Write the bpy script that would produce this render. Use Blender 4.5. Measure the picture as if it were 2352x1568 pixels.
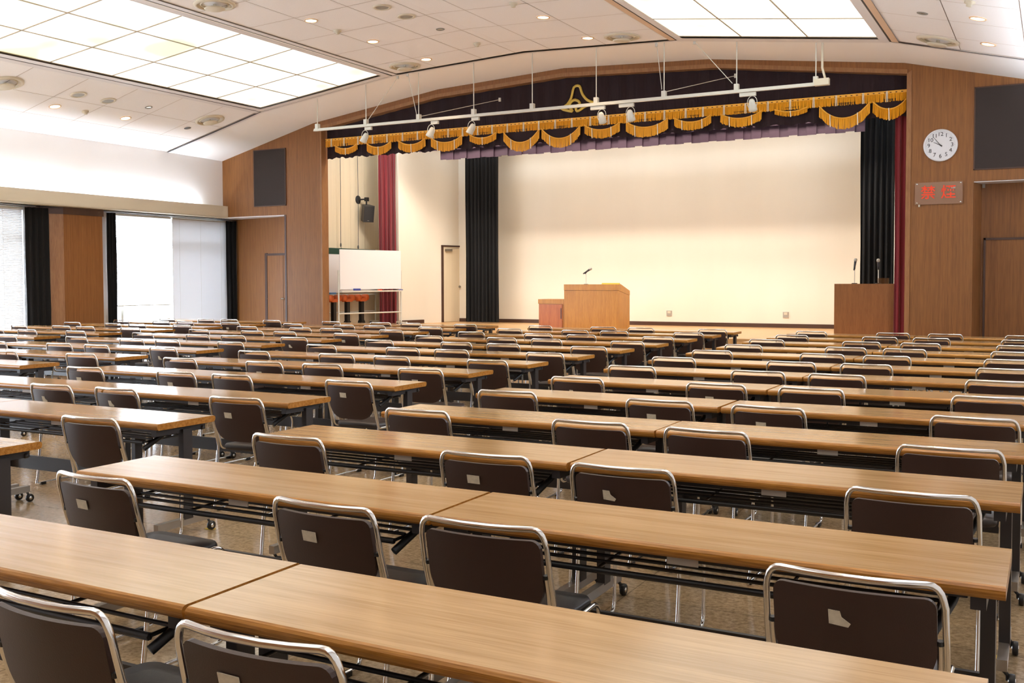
import bpy, math, random
from mathutils import Vector, Matrix
random.seed(7)
for o in list(bpy.data.objects): bpy.data.objects.remove(o)
S = bpy.context.scene; COL = S.collection; PI = math.pi
R = math.radians
# ---------------- camera ----------------
cd = bpy.data.cameras.new('camera'); cam = bpy.data.objects.new('camera', cd); COL.objects.link(cam)
S.camera = cam
cd.sensor_width = 36.0; cd.lens = 36*2330.06/2352; cd.shift_y = -51.87/2352; cd.clip_end = 200
yaw, pitch, roll = R(28.1668), R(2.1538), R(-.1594)
fw = Vector((-math.sin(yaw)*math.cos(pitch), math.cos(yaw)*math.cos(pitch), -math.sin(pitch)))
rt = Vector((math.cos(yaw), math.sin(yaw), 0)); up = rt.cross(fw)
r2 = math.cos(roll)*rt+math.sin(roll)*up; u2 = -math.sin(roll)*rt+math.cos(roll)*up
m = Matrix((r2, u2, -fw)).transposed().to_4x4(); m.translation = Vector((0, 0, 1.5135))
cam.matrix_world = m
# ---------------- world, view ----------------
W = bpy.data.worlds.new('World'); S.world = W; W.use_nodes = True
W.node_tree.nodes['Background'].inputs[0].default_value = (.76, .87, 1, 1)
W.node_tree.nodes['Background'].inputs[1].default_value = 10.0
S.view_settings.view_transform = 'Standard'; S.view_settings.look = 'None'
S.view_settings.gamma = 1; S.view_settings.use_curve_mapping = False
S.view_settings.exposure = 0.84
PANEL_E = .85; STAGE_E = 72.0; DOWN_E = 14.0; COVE_E = 27.0
def portal(name, loc, rot, sx, sy):
    l = bpy.data.lights.new(name, 'AREA'); l.shape = 'RECTANGLE'; l.size = sx; l.size_y = sy
    l.cycles.is_portal = True
    o = bpy.data.objects.new(name, l); o.location = loc; o.rotation_euler = rot; COL.objects.link(o)
# windows of the left wall (facing +X) and right wall (facing -X)
for (y0, y1) in ((9.2, 12.65), (14.6, 17.95), (2.0, 8.0), (-2.6, 1.6)):
    portal('window_portal', (-17.55, (y0+y1)/2, 1.7), (0, R(-90), 0), 2.5, y1-y0)
for (y0, y1) in ((9.2, 12.6),):
    portal('window_portal', (1.05, (y0+y1)/2, 2.45), (0, R(90), 0), .9, y1-y0)
# ---------------- mesh helper ----------------
class MB:
    def __init__(s): s.v = []; s.f = []; s.m = []; s.sm = []; s.mi = 0
    def add(s, vs, fs, smooth=False):
        n = len(s.v); s.v += [tuple(v) for v in vs]
        for f in fs: s.f.append([i+n for i in f]); s.m.append(s.mi); s.sm.append(smooth)
        return s
    def box(s, a, b, M=None):
        x0, y0, z0 = a; x1, y1, z1 = b
        vs = [Vector(p) for p in ((x0,y0,z0),(x1,y0,z0),(x1,y1,z0),(x0,y1,z0),(x0,y0,z1),(x1,y0,z1),(x1,y1,z1),(x0,y1,z1))]
        if M: vs = [M @ v for v in vs]
        return s.add(vs, [(0,3,2,1),(4,5,6,7),(0,1,5,4),(1,2,6,5),(2,3,7,6),(3,0,4,7)])
    def quad(s, a, b, c, d): return s.add([a, b, c, d], [(0,1,2,3)])
    def tube(s, pts, r, n=8, closed=False, cap=True):
        P = [Vector(p) for p in pts]; k = len(P); rings = []
        prev = None
        for i in range(k):
            if closed: d = P[(i+1) % k]-P[i-1]
            else: d = (P[min(i+1, k-1)]-P[max(i-1, 0)])
            d.normalize()
            if prev is None:
                ref = Vector((0,0,1)) if abs(d.z) < .9 else Vector((1,0,0))
                a = d.cross(ref).normalized()
            else:
                a = (prev-d*prev.dot(d)).normalized()
            prev = a; b = d.cross(a)
            rr = r[i] if isinstance(r, (list, tuple)) else r
            rings.append([P[i]+a*math.cos(2*PI*j/n)*rr+b*math.sin(2*PI*j/n)*rr for j in range(n)])
        vs = [v for g in rings for v in g]; fs = []
        for i in range(k if closed else k-1):
            i2 = (i+1) % k
            for j in range(n): fs.append((i*n+j, i*n+(j+1) % n, i2*n+(j+1) % n, i2*n+j))
        s.add(vs, fs, True)
        if cap and not closed:
            s.add(rings[0], [tuple(range(n))[::-1]]); s.add(rings[-1], [tuple(range(n))])
        return s
    def lathe(s, prof, n=20, M=None, smooth=True):
        vs = []; fs = []
        for (r, z) in prof:
            for j in range(n): vs.append(Vector((r*math.cos(2*PI*j/n), r*math.sin(2*PI*j/n), z)))
        for i in range(len(prof)-1):
            for j in range(n): fs.append((i*n+j, i*n+(j+1) % n, (i+1)*n+(j+1) % n, (i+1)*n+j))
        if M: vs = [M @ v for v in vs]
        return s.add(vs, fs, smooth)
    def prism(s, poly, h0, h1, M=None):
        n = len(poly); vs = [Vector((x, y, h0)) for x, y in poly]+[Vector((x, y, h1)) for x, y in poly]
        if M: vs = [M @ v for v in vs]
        fs = [tuple(range(n))[::-1], tuple(range(n, 2*n))]+[(i, (i+1) % n, n+(i+1) % n, n+i) for i in range(n)]
        return s.add(vs, fs)
    def obj(s, name, mats, parent=None, loc=(0,0,0), rz=0):
        me = bpy.data.meshes.new(name); me.from_pydata(s.v, [], s.f)
        if not isinstance(mats, (list, tuple)): mats = [mats]
        for q in mats: me.materials.append(q)
        me.polygons.foreach_set('material_index', s.m); me.polygons.foreach_set('use_smooth', s.sm)
        me.update()
        o = bpy.data.objects.new(name, me); COL.objects.link(o); o.location = loc; o.rotation_euler = (0,0,rz)
        if parent: o.parent = parent
        return o
def tag(o, label, cat, group=None, kind=None):
    if label: o['label'] = label
    if cat: o['category'] = cat
    if group: o['group'] = group
    if kind: o['kind'] = kind
    return o
def thing(name, label, cat, loc=(0,0,0), rz=0, group=None, M=None):
    o = bpy.data.objects.new(name, None); COL.objects.link(o); o.location = loc; o.rotation_euler = (0,0,rz)
    o.empty_display_size = .1
    if M is not None: o.matrix_world = M
    return tag(o, label, cat, group)
def struct(name, mb, mats, label=None, parent=None):
    o = mb.obj(name, mats, parent); o['kind'] = 'structure'
    if label: o['label'] = label
    return o
def dup(root, loc, rz=0, label=None, skip=()):
    def cp(o, par):
        c = o.copy(); COL.objects.link(c)
        if par: c.parent = par; c.matrix_parent_inverse = o.matrix_parent_inverse
        for ch in o.children:
            if ch.name.split('.')[0] not in skip: cp(ch, c)
        return c
    r = cp(root, None); r.location = loc; r.rotation_euler = (root.rotation_euler[0], root.rotation_euler[1], rz)
    if label: r['label'] = label
    return r
# ---------------- materials ----------------
def lin(c):
    return tuple(((x/255)/12.92 if x/255 <= .04045 else ((x/255+.055)/1.055)**2.4) for x in c)
def newmat(name):
    m = bpy.data.materials.new(name); m.use_nodes = True
    return m, m.node_tree, m.node_tree.nodes['Principled BSDF']
def mat(name, c, rough=.5, metal=0, var=0, vscale=8, stretch=(1,1,1), bump=0, bscale=200, coat=0, spec=None, sheen=0):
    m, t, p = newmat(name); c = lin(c)
    p.inputs['Base Color'].default_value = (*c, 1); p.inputs['Roughness'].default_value = rough
    p.inputs['Metallic'].default_value = metal; p.inputs['Coat Weight'].default_value = coat
    p.inputs['Coat Roughness'].default_value = .08
    if sheen: p.inputs['Sheen Weight'].default_value = sheen
    if spec is not None: p.inputs['Specular IOR Level'].default_value = spec
    tc = t.nodes.new('ShaderNodeTexCoord')
    if var:
        mp = t.nodes.new('ShaderNodeMapping'); mp.inputs['Scale'].default_value = stretch
        n = t.nodes.new('ShaderNodeTexNoise'); n.inputs['Scale'].default_value = vscale; n.inputs['Detail'].default_value = 4
        mx = t.nodes.new('ShaderNodeMix'); mx.data_type = 'RGBA'
        mx.inputs['A'].default_value = (*[x*(1-var) for x in c], 1); mx.inputs['B'].default_value = (*[min(1, x*(1+var)) for x in c], 1)
        t.links.new(tc.outputs['Object'], mp.inputs['Vector']); t.links.new(mp.outputs[0], n.inputs['Vector'])
        cr = t.nodes.new('ShaderNodeValToRGB'); cr.color_ramp.elements[0].position = .3; cr.color_ramp.elements[1].position = .7
        t.links.new(n.outputs['Fac'], cr.inputs['Fac']); t.links.new(cr.outputs['Color'], mx.inputs['Factor'])
        t.links.new(mx.outputs['Result'], p.inputs['Base Color'])
    if bump:
        n2 = t.nodes.new('ShaderNodeTexNoise'); n2.inputs['Scale'].default_value = bscale
        b = t.nodes.new('ShaderNodeBump'); b.inputs['Strength'].default_value = bump; b.inputs['Distance'].default_value = .002
        t.links.new(tc.outputs['Object'], n2.inputs['Vector']); t.links.new(n2.outputs['Fac'], b.inputs['Height'])
        t.links.new(b.outputs['Normal'], p.inputs['Normal'])
    return m
def wood(name, c, c2, rough, stretch, scale=3, coat=0, rnd=False, fine=.5):
    """fine streaks plus broad bands along one axis"""
    m, t, p = newmat(name); c = lin(c); c2 = lin(c2); N = t.nodes; Lk = t.links
    tc = N.new('ShaderNodeTexCoord'); mp = N.new('ShaderNodeMapping'); mp.inputs['Scale'].default_value = stretch
    src = tc.outputs['Object']
    if rnd:
        oi = N.new('ShaderNodeObjectInfo'); cm = N.new('ShaderNodeCombineXYZ')
        mu = N.new('ShaderNodeMath'); mu.operation = 'MULTIPLY'; mu.inputs[1].default_value = 2.3
        Lk.new(oi.outputs['Random'], mu.inputs[0])
        for i in range(3): Lk.new(mu.outputs[0], cm.inputs[i])
        ad = N.new('ShaderNodeVectorMath'); Lk.new(src, ad.inputs[0]); Lk.new(cm.outputs[0], ad.inputs[1]); src = ad.outputs[0]
    Lk.new(src, mp.inputs['Vector'])
    n1 = N.new('ShaderNodeTexNoise'); n1.inputs['Scale'].default_value = scale; n1.inputs['Detail'].default_value = 2; n1.inputs['Distortion'].default_value = .2
    n2 = N.new('ShaderNodeTexNoise'); n2.inputs['Scale'].default_value = scale*5; n2.inputs['Detail'].default_value = 1
    Lk.new(mp.outputs[0], n1.inputs['Vector']); Lk.new(mp.outputs[0], n2.inputs['Vector'])
    mx = N.new('ShaderNodeMix'); mx.inputs['Factor'].default_value = fine
    Lk.new(n1.outputs['Fac'], mx.inputs['A']); Lk.new(n2.outputs['Fac'], mx.inputs['B'])
    cr = N.new('ShaderNodeValToRGB'); e = cr.color_ramp.elements
    e[0].position = .36; e[0].color = (*c2, 1); e[1].position = .62; e[1].color = (*c, 1)
    Lk.new(mx.outputs['Result'], cr.inputs['Fac'])
    Lk.new(cr.outputs['Color'], p.inputs['Base Color'])
    p.inputs['Roughness'].default_value = rough; p.inputs['Coat Weight'].default_value = coat; p.inputs['Coat Roughness'].default_value = .15
    return m
def emis(name, c, e, base=(240,240,235)):
    m, t, p = newmat(name); p.inputs['Base Color'].default_value = (*lin(base), 1)
    p.inputs['Emission Color'].default_value = (*c, 1); p.inputs['Emission Strength'].default_value = e
    return m
M_ = {}
M_['wall_wood'] = wood('wall_wood', (142,92,42), (118,72,29), .55, (14,14,.35), 2.2)
M_['wall_wood2'] = wood('wall_wood_recess', (150,98,48), (126,78,33), .55, (18,18,.35), 2.4)
M_['trim_wood'] = wood('trim_wood', (158,112,70), (136,92,55), .4, (6,6,.5), 3)
M_['dark_trim'] = mat('dark_trim', (76,50,38), .45, var=.1, vscale=5)
M_['table_top'] = wood('table_top', (190,157,114), (165,132,90), .15, (.4,11,1), 2.4, rnd=True, fine=.4)
M_['table_top'].node_tree.nodes['Principled BSDF'].inputs['Specular IOR Level'].default_value = .85
M_['table_edge'] = wood('table_edge', (178,124,56), (138,90,32), .26, (.8,20,20), 3, rnd=True)
M_['lectern'] = wood('lectern_wood', (190,134,50), (172,114,36), .35, (8,8,.6), 3)
M_['lectern_door'] = wood('lectern_door_wood', (186,110,56), (164,90,42), .35, (10,10,.5), 3)
M_['lectern_dark'] = wood('lectern_dark_wood', (146,94,50), (128,80,40), .4, (8,8,.6), 3)
M_['cream'] = mat('cream_wall', (236,227,210), .7, var=.03, vscale=1.2, stretch=(1,1,.2))
M_['cream2'] = mat('wing_wall', (228,212,182), .7, var=.04, vscale=2, stretch=(6,6,.2))
M_['white'] = mat('white_plaster', (248,246,244), .75, bump=.1, bscale=60)
M_['beige'] = mat('beige_fascia', (226,216,194), .6)
M_['tile'] = mat('ceiling_tile', (246,242,240), .8, var=.04, vscale=160, bump=.5, bscale=180)
M_['groove'] = mat('ceiling_joint', (196,176,160), .7)
M_['trim_white'] = mat('trim_white', (232,228,228), .5)
M_['trim_tan'] = mat('trim_tan', (222,190,160), .6)
M_['grid'] = mat('panel_grid', (176,158,134), .5)
M_['slot'] = mat('dark_slot', (60,60,66), .6)
M_['chrome'] = mat('chrome', (232,232,232), .14, metal=1)
M_['steel'] = mat('brushed_steel', (150,142,132), .35, metal=1)
M_['vinyl'] = mat('brown_vinyl', (56,37,31), .45, bump=.25, bscale=260)
M_['vinyl2'] = mat('seat_vinyl', (50,42,40), .4, bump=.25, bscale=260)
M_['black'] = mat('black_plastic', (22,22,24), .4)
M_['frame'] = mat('table_frame', (46,42,42), .42, metal=0)
M_['foot'] = mat('table_foot', (158,150,140), .32, metal=.6)
M_['plate'] = mat('label_plate', (170,164,154), .4)
M_['paper'] = mat('paper_label', (206,198,178), .7, var=.1, vscale=60)
M_['grille'] = mat('grille_cloth', (52,42,38), .85, bump=.4, bscale=400)
M_['curtain'] = mat('black_curtain', (9,9,11), .9)
M_['red'] = mat('red_curtain', (128,22,34), .75, sheen=.3)
M_['purple'] = mat('purple_velvet', (30,5,12), .85)
M_['satin'] = mat('purple_satin', (44,14,34), .7)
M_['gold'] = mat('gold_fringe', (234,168,36), .5, var=.06, vscale=3, stretch=(40,1,1))
M_['goldb'] = mat('gold_braid', (238,176,60), .5, var=.08, vscale=14, stretch=(4,1,1))
M_['emblem'] = mat('gold_emblem', (204,172,70), .4)
M_['cord'] = mat('cream_cord', (246,238,214), .6)
M_['wmetal'] = mat('white_metal', (212,210,200), .4)
M_['wb'] = mat('whiteboard_face', (238,236,238), .25)
M_['green'] = mat('green_board', (38,70,58), .5)
M_['orange'] = mat('orange_plastic', (206,98,40), .45)
M_['blue'] = mat('blue_felt', (60,70,150), .6)
M_['lblue'] = mat('light_blue_eraser', (110,160,215), .6)
M_['stage_floor'] = wood('stage_floor', (222,178,124), (204,154,98), .3, (.6,12,12), 2.5)
M_['clockw'] = mat('clock_white', (232,234,238), .35)
M_['ink'] = mat('clock_ink', (40,42,46), .5)
M_['redp'] = mat('sign_red', (240,70,30), .45)
M_['grey'] = mat('grey_plastic', (150,145,135), .5)
M_['ivory'] = mat('ivory_plastic', (214,204,182), .5)
M_['yellow'] = mat('yellow_tape', (230,200,40), .5)
M_['gold2'] = mat('gold_plate', (222,184,60), .35, metal=.3)
def slat_mat(name, tr):
    m, t, p = newmat(name); N = t.nodes
    p.inputs['Base Color'].default_value = (.82,.83,.85,1); p.inputs['Roughness'].default_value = .5
    tl = N.new('ShaderNodeBsdfTranslucent'); tl.inputs[0].default_value = (.85,.87,.9,1)
    mx = N.new('ShaderNodeMixShader'); mx.inputs[0].default_value = tr
    t.links.new(p.outputs[0], mx.inputs[1]); t.links.new(tl.outputs[0], mx.inputs[2])
    t.links.new(mx.outputs[0], N['Material Output'].inputs['Surface'])
    return m
M_['slat'] = slat_mat('blind_slat', .1); M_['slat2'] = slat_mat('closed_blind_slat', .012)
def glass_mat(name, c=(1,1,1), tr=.9):
    m, t, p = newmat(name); N = t.nodes
    g = N.new('ShaderNodeBsdfGlossy'); g.inputs['Roughness'].default_value = .02
    b = N.new('ShaderNodeBsdfTransparent'); b.inputs[0].default_value = (*c, 1)
    mx = N.new('ShaderNodeMixShader'); mx.inputs[0].default_value = 1-tr
    t.links.new(b.outputs[0], mx.inputs[1]); t.links.new(g.outputs[0], mx.inputs[2])
    t.links.new(mx.outputs[0], N['Material Output'].inputs['Surface'])
    return m
M_['glass'] = glass_mat('window_glass', (1,1,1), .94)
M_['acryl'] = glass_mat('acrylic', (.86,.84,.82), .86)
def floor_mat():
    m, t, p = newmat('floor_vinyl'); N = t.nodes; Lk = t.links
    tc = N.new('ShaderNodeTexCoord')
    n = N.new('ShaderNodeTexNoise'); n.inputs['Scale'].default_value = 38; n.inputs['Detail'].default_value = 6; n.inputs['Roughness'].default_value = .7
    n3 = N.new('ShaderNodeTexNoise'); n3.inputs['Scale'].default_value = .9; n3.inputs['Detail'].default_value = 2
    Lk.new(tc.outputs['Object'], n.inputs['Vector']); Lk.new(tc.outputs['Object'], n3.inputs['Vector'])
    cr = N.new('ShaderNodeValToRGB'); e = cr.color_ramp.elements
    e[0].position = .35; e[0].color = (*lin((140,118,88)), 1); e[1].position = .65; e[1].color = (*lin((192,168,134)), 1)
    Lk.new(n.outputs['Fac'], cr.inputs['Fac'])
    br = N.new('ShaderNodeTexBrick'); br.inputs['Scale'].default_value = 1; br.offset = 0
    br.inputs['Brick Width'].default_value = .9; br.inputs['Row Height'].default_value = .9
    br.inputs['Mortar Size'].default_value = .003; br.inputs['Color1'].default_value = (1,1,1,1); br.inputs['Color2'].default_value = (.92,.92,.92,1)
    br.inputs['Mortar'].default_value = (.55,.55,.55,1)
    Lk.new(tc.outputs['Object'], br.inputs['Vector'])
    mx = N.new('ShaderNodeMix'); mx.data_type = 'RGBA'; mx.blend_type = 'MULTIPLY'; mx.inputs['Factor'].default_value = 1
    Lk.new(cr.outputs['Color'], mx.inputs['A']); Lk.new(br.outputs['Color'], mx.inputs['B'])
    Lk.new(mx.outputs['Result'], p.inputs['Base Color'])
    p.inputs['Roughness'].default_value = .13
    b = N.new('ShaderNodeBump'); b.inputs['Strength'].default_value = .15; b.inputs['Distance'].default_value = .004
    Lk.new(n3.outputs['Fac'], b.inputs['Height']); Lk.new(b.outputs['Normal'], p.inputs['Normal'])
    return m
M_['floor'] = floor_mat()
def panel_mat():
    m, t, p = newmat('light_diffuser'); N = t.nodes; Lk = t.links
    tc = N.new('ShaderNodeTexCoord'); g = N.new('ShaderNodeNewGeometry')
    n = N.new('ShaderNodeTexNoise'); n.inputs['Scale'].default_value = .9; n.inputs['Detail'].default_value = 1
    Lk.new(g.outputs['Position'], n.inputs['Vector'])
    cr = N.new('ShaderNodeValToRGB'); e = cr.color_ramp.elements
    e[0].position = .26; e[0].color = (.52,.55,.36,1); e[1].position = .44; e[1].color = (.98,1,.92,1)
    Lk.new(n.outputs['Fac'], cr.inputs['Fac']); Lk.new(cr.outputs['Color'], p.inputs['Emission Color'])
    p.inputs['Emission Strength'].default_value = PANEL_E; p.inputs['Base Color'].default_value = (.35,.35,.33,1)
    return m
M_['panel'] = panel_mat()
M_['lamp'] = emis('downlight_lamp', (1,.72,.42), DOWN_E)
# ---------------- room shell ----------------
YB = -3.0; YC = 15.9; YP = 17.5; SF = .5; XL = -16.9; XR = .4; XW = -17.3
K = [(-16.9,4.31),(-14.25,4.97),(-11.05,5.38),(-8.25,5.51),(-5.45,5.41),(-2.2,5.02),(.4,4.36)]
KW = [(-16.9,4.27),(-14.2,4.95),(-11.09,5.375),(-8.26,5.52),(-5.32,5.39),(-2.14,4.99),(.4,4.36)]
OP = [(-14.03,4.80),(-11.09,5.215),(-8.26,5.365),(-5.32,5.235),(-2.15,4.82)]
def zc(X, P=K):
    for (a, za), (b, zb) in zip(P, P[1:]):
        if a <= X <= b: return za+(zb-za)*(X-a)/(b-a)
    return P[0][1] if X < P[0][0] else P[-1][1]
def slope(X):
    for (a, za), (b, zb) in zip(K, K[1:]):
        if a <= X <= b: return math.atan2(zb-za, b-a)
    return 0
struct('floor', MB().box((XW-.3, YB, -.1), (1.4, YP+.7, 0)), M_['floor'])
struct('trim_1', MB().box((-15.05, 17.3, .0), (-1.0, 17.5, SF-.03)), M_['stage_floor'], 'pale wooden riser along the front of the stage')
struct('floor', MB().box((-15.2, 17.29, SF-.03), (-1.0, 22.2, SF)), M_['stage_floor'], 'pale wooden stage floor')
# ceiling: tiles with open joints over a backing
cuts = {0: [-16.9,-16.1,-15.3,-14.33], 2: [-10.93,-10.04,-9.07,-8.40,-8.25], 3: [-8.25,-7.72,-6.69,-5.57], 5: [-2.08,-1.24,-.4,.4]}
yo = {0: 14.96, 2: 15.06, 3: 15.06, 5: 15.05}
cm = MB(); g = .005
for i in (0, 2, 3, 5):
    xs = cuts[i]; y0 = yo[i]
    ys = [YC-.06]+[y0-1.045*k for k in range(18)]; ys = [y for y in ys if y > YB]+[YB]
    for a, b in zip(xs, xs[1:]):
        for t0, t1 in zip(ys, ys[1:]):
            ga = 0 if a == -8.25 else g; gb = 0 if b == -8.25 else g
            cm.quad((a+ga, t1+g, zc(a+ga)), (a+ga, t0-g, zc(a+ga)), (b-gb, t0-g, zc(b-gb)), (b-gb, t1+g, zc(b-gb)))
cm.mi = 1
for i in range(6):
    (a, za), (b, zb) = K[i], K[i+1]
    h = .012 if i in (0, 2, 3, 5) else .12
    cm.quad((a, YB, za+h), (a, YC, za+h), (b, YC, zb+h), (b, YB, zb+h))
struct('ceiling', cm, [M_['tile'], M_['groove']])
rf = MB()  # unseen slab added above the ceiling to block sky light leaking through its gaps
for (a, za), (b, zb) in zip([(-17.8,4.1)]+K[1:-1]+[(1.6,4.1)], K[1:-1]+[(1.6,4.1)]):
    rf.prism([(a, za+.22), (b, zb+.22), (b, zb+.35), (a, za+.35)], -(YB-.3), -(YP+.19), Matrix.Rotation(R(90), 4, 'X'))
struct('leak_cover', rf, M_['groove'])
bk = MB()
for i in range(6):
    (a, za), (b, zb) = K[i], K[i+1]; (c, zc_), (d, zd) = KW[i], KW[i+1]
    bk.quad((a, YC, za-.01), (a if i else a, YP, zc(a, KW)), (b, YP, zc(b, KW)), (b, YC, zb-.01))
struct('ceiling', bk, M_['white'], 'white sloping bulkhead between the ceiling edge and the wooden stage wall')
# trims on the ceiling: long slot strips
n = 2
def tri(name, quads, mt, lab=None):
    b = MB()
    for q in quads: b.quad(*q)
    return struct(name, b, mt, lab)
def strip(x0, x1, y0, y1, dz=.012):
    return ((x0, y0, zc(x0)-dz), (x0, y1, zc(x0)-dz), (x1, y1, zc(x1)-dz), (x1, y0, zc(x1)-dz))
def xslot(y0, y1, dz=.012):
    return [((a, y0, za-dz), (a, y1, za-dz), (b, y1, zb-dz), (b, y0, zb-dz)) for (a, za), (b, zb) in zip(K, K[1:])]
tri('trim_2', xslot(YC-.045, YC-.005, .014), M_['slot'], 'dark slot along the stage end of the ceiling')
tri('trim_3', xslot(YC-.005, YC+.06, .016), M_['trim_white'], 'pale strip along the stage end of the ceiling')
k = 4
for xe, sgn in ((-14.25, -1), (-11.05, 1), (-5.45, -1), (-2.2, 1)):
    # dark line, then white band towards the tiles
    a, b = sorted((xe, xe+sgn*.03)); tri('trim_%d' % k, [strip(a, b, YB, YC-.04, .014)], M_['slot']); k += 1
    a, b = sorted((xe+sgn*.03, xe+sgn*.13)); tri('trim_%d' % k, [strip(a, b, YB, YC-.04, .016)], M_['trim_tan' if xe in (-5.45, -2.2) else 'trim_white']); k += 1
    a, b = sorted((xe, xe-sgn*.13)); tri('trim_%d' % k, [strip(a, b, YB, YC-.04, .02)], M_['trim_white']); k += 1
for (x0, x1) in ((-14.25,-11.05), (-5.45,-2.2)):
    tri('trim_%d' % k, [strip(x0, x1, 15.70, YC-.04, .022)], M_['trim_white']); k += 1
# luminous panels
def ordn(i): return ['first','second','third','fourth','fifth','sixth','seventh','eighth','ninth','tenth','eleventh','twelfth','thirteenth','fourteenth','fifteenth','sixteenth'][i]
def lpanel(w, l, sl):
    t = thing('ceiling_light_panel', 'x', 'ceiling light'); t.rotation_euler = (0, -sl, 0)
    b = MB(); b.quad((-w/2+.01,-l/2+.01,.006), (-w/2+.01,l/2-.01,.006), (w/2-.01,l/2-.01,.006), (w/2-.01,-l/2+.01,.006)); b.obj('diffuser', M_['panel'], t)
    f = MB(); 
    for a, c in (((-w/2,-l/2,-.004),(w/2,-l/2+.010,.012)), ((-w/2,l/2-.010,-.004),(w/2,l/2,.012)), ((-w/2,-l/2,-.004),(-w/2+.010,l/2,.012)), ((w/2-.010,-l/2,-.004),(w/2,l/2,.012))): f.box(a, c)
    f.obj('frame', M_['grid'], t)
    return t
for side, x0, x1, nm in ((1, -14.12, -11.18, 'left'), (4, -5.37, -2.33, 'right')):
    w = (x1-x0)/3; proto = None
    for j in range(3):
        xc = x0+w*(j+.5); sl = slope(xc)
        for r_ in range(15):
            yc = 15.70-1.21*(r_+.5)
            lab = 'glowing square ceiling light panel, %s strip, %s column, %s row from stage' % (nm, ('left','middle','right')[j], ordn(r_))
            if proto is None:
                proto = lpanel(w/math.cos(sl), 1.21, sl); q = proto; q['label'] = lab; q['group'] = 'luminous panels of the %s ceiling strip' % nm; q.location = (xc, yc, zc(xc)+.01)
            else:
                q = dup(proto, (xc, yc, zc(xc)+.01), 0, lab)
# left wall
lw = MB(); lw.box((XL-.1, YB, 3.2), (XL, YP, 4.5)); struct('wall_left', lw, M_['white'])
fa = MB(); fa.box((-16.775, YB, 2.98), (-16.75, YP, 3.235)); fa.box((XL, YB, 2.985), (-16.77, YP, 3.10)); fa.box((XL, YP-.03, 3.1), (-16.77, YP, 3.235)); fa.box((XW-.1, YB, 2.97), (-16.75, 18.3, 2.985)); fa.box((XW-.1,YB,2.985),(XL,YP,3.2))
struct('trim_30', fa, M_['beige'], 'long beige ledge above the windows with a white soffit')
# window wall with openings
ww = MB(); X0, X1 = XW-.2, XW
ops = [(-2.6,1.6),(2.0,8.0),(9.2,12.65),(14.6,17.95)]
ys = [YB]+[v for o in ops for v in o]+[18.35]
for a, b in zip(ys[::2], ys[1::2]): ww.box((X0, a, 0), (X1, b, 3.0))
for a, b in ops: ww.box((X0, a, 0), (X1, b, .25)); ww.box((X0, a, 2.88), (X1, b, 3.0))
struct('wall_window_side', ww, M_['white'])
def window(n, ya, yb, mull):
    f = MB(); x = XW-.1
    for (a, b, c, d) in ((ya, yb, .25, .31), (ya, yb, 2.82, 2.88), (ya, yb, 2.31, 2.45)): f.box((x-.04, a, c), (x+.04, b, d))
    for y in [ya+.03, yb-.03]+mull: f.box((x-.035, y-.03, .25), (x+.035, y+.03, 2.88))
    o = struct('window_%d' % n, f, M_['wmetal'], 'white framed window with %s' % ('sliding sashes'))
    gq = MB(); gq.box((x-.004, ya, .25), (x+.004, yb, 2.88)); gq.obj('pane', M_['glass'], o)
window(1, 9.2, 12.65, [10.9]); window(2, 14.6, 17.95, [15.0, 16.27]); window(3, 2.0, 8.0, [5.0]); window(4, -2.6, 1.6, [-.5])  # the last two are out of view, enlarged to let in more daylight
def blind(ya, yb, z0, z1, tilt, label, sm='slat', hw_=.0125):
    t = thing('venetian_blind', label, 'blind', (XW+.05, (ya+yb)/2, z0), group='venetian blinds in the left windows')
    w = yb-ya-.02; b = MB(); p = .03; z = .03
    dx = hw_*math.cos(tilt); dz = hw_*math.sin(tilt)
    while z < z1-z0-.04:
        b.quad((-dx, -w/2, z-dz), (dx, -w/2, z+dz), (dx, w/2, z+dz), (-dx, w/2, z-dz)); z += p
    b.obj('slats', M_[sm], t)
    MB().box((-.02, -w/2, 0), (.02, w/2, .02)).obj('bottom_rail', M_['wmetal'], t)
    MB().box((-.022, -w/2, z1-z0-.035), (.022, w/2, z1-z0)).obj('head_rail', M_['wmetal'], t)
    for s in (-.38, 0, .38): MB().tube([(.016, s*w, .01), (.016, s*w, z1-z0-.02)], .0025, 4).obj('cord', M_['wmetal'], t)
blind(14.62, 16.24, 1.0, 2.93, R(-46), 'half raised white venetian blind over the window beside the wooden pillar')
blind(16.28, 17.97, .3, 2.93, R(-80), 'fully lowered white venetian blind next to the corner black curtain', 'slat2', .019)
blind(9.2, 12.6, .3, 2.93, R(-74), 'white venetian blind at the left edge behind a black curtain', 'slat2', .0162)
# pillar
pl = MB(); pl.prism([(XW,12.95),(-17.2,12.95),(-17.0,13.30),(-17.0,14.22),(XW,14.22)], 0, 2.83)
struct('trim_36', MB().box((-17.4, YP, 2.966), (-15.05, 18.3, 2.984)), M_['trim_white'], 'white soffit of the left recess')
o = struct('wall_pillar', pl, M_['wall_wood2'], 'wood panelled pillar between the two windows')
MB().prism([(XW,12.93),(-17.18,12.93),(-16.98,13.29),(-16.98,14.24),(XW,14.24)], 2.83, 2.97).obj('cap', M_['dark_trim'], o)
MB().prism([(-17.195,12.958),(-17.183,12.952),(-16.998,13.275),(-16.99,13.30)], 0, 2.83).obj('corner_strip', M_['trim_wood'], o)
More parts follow.
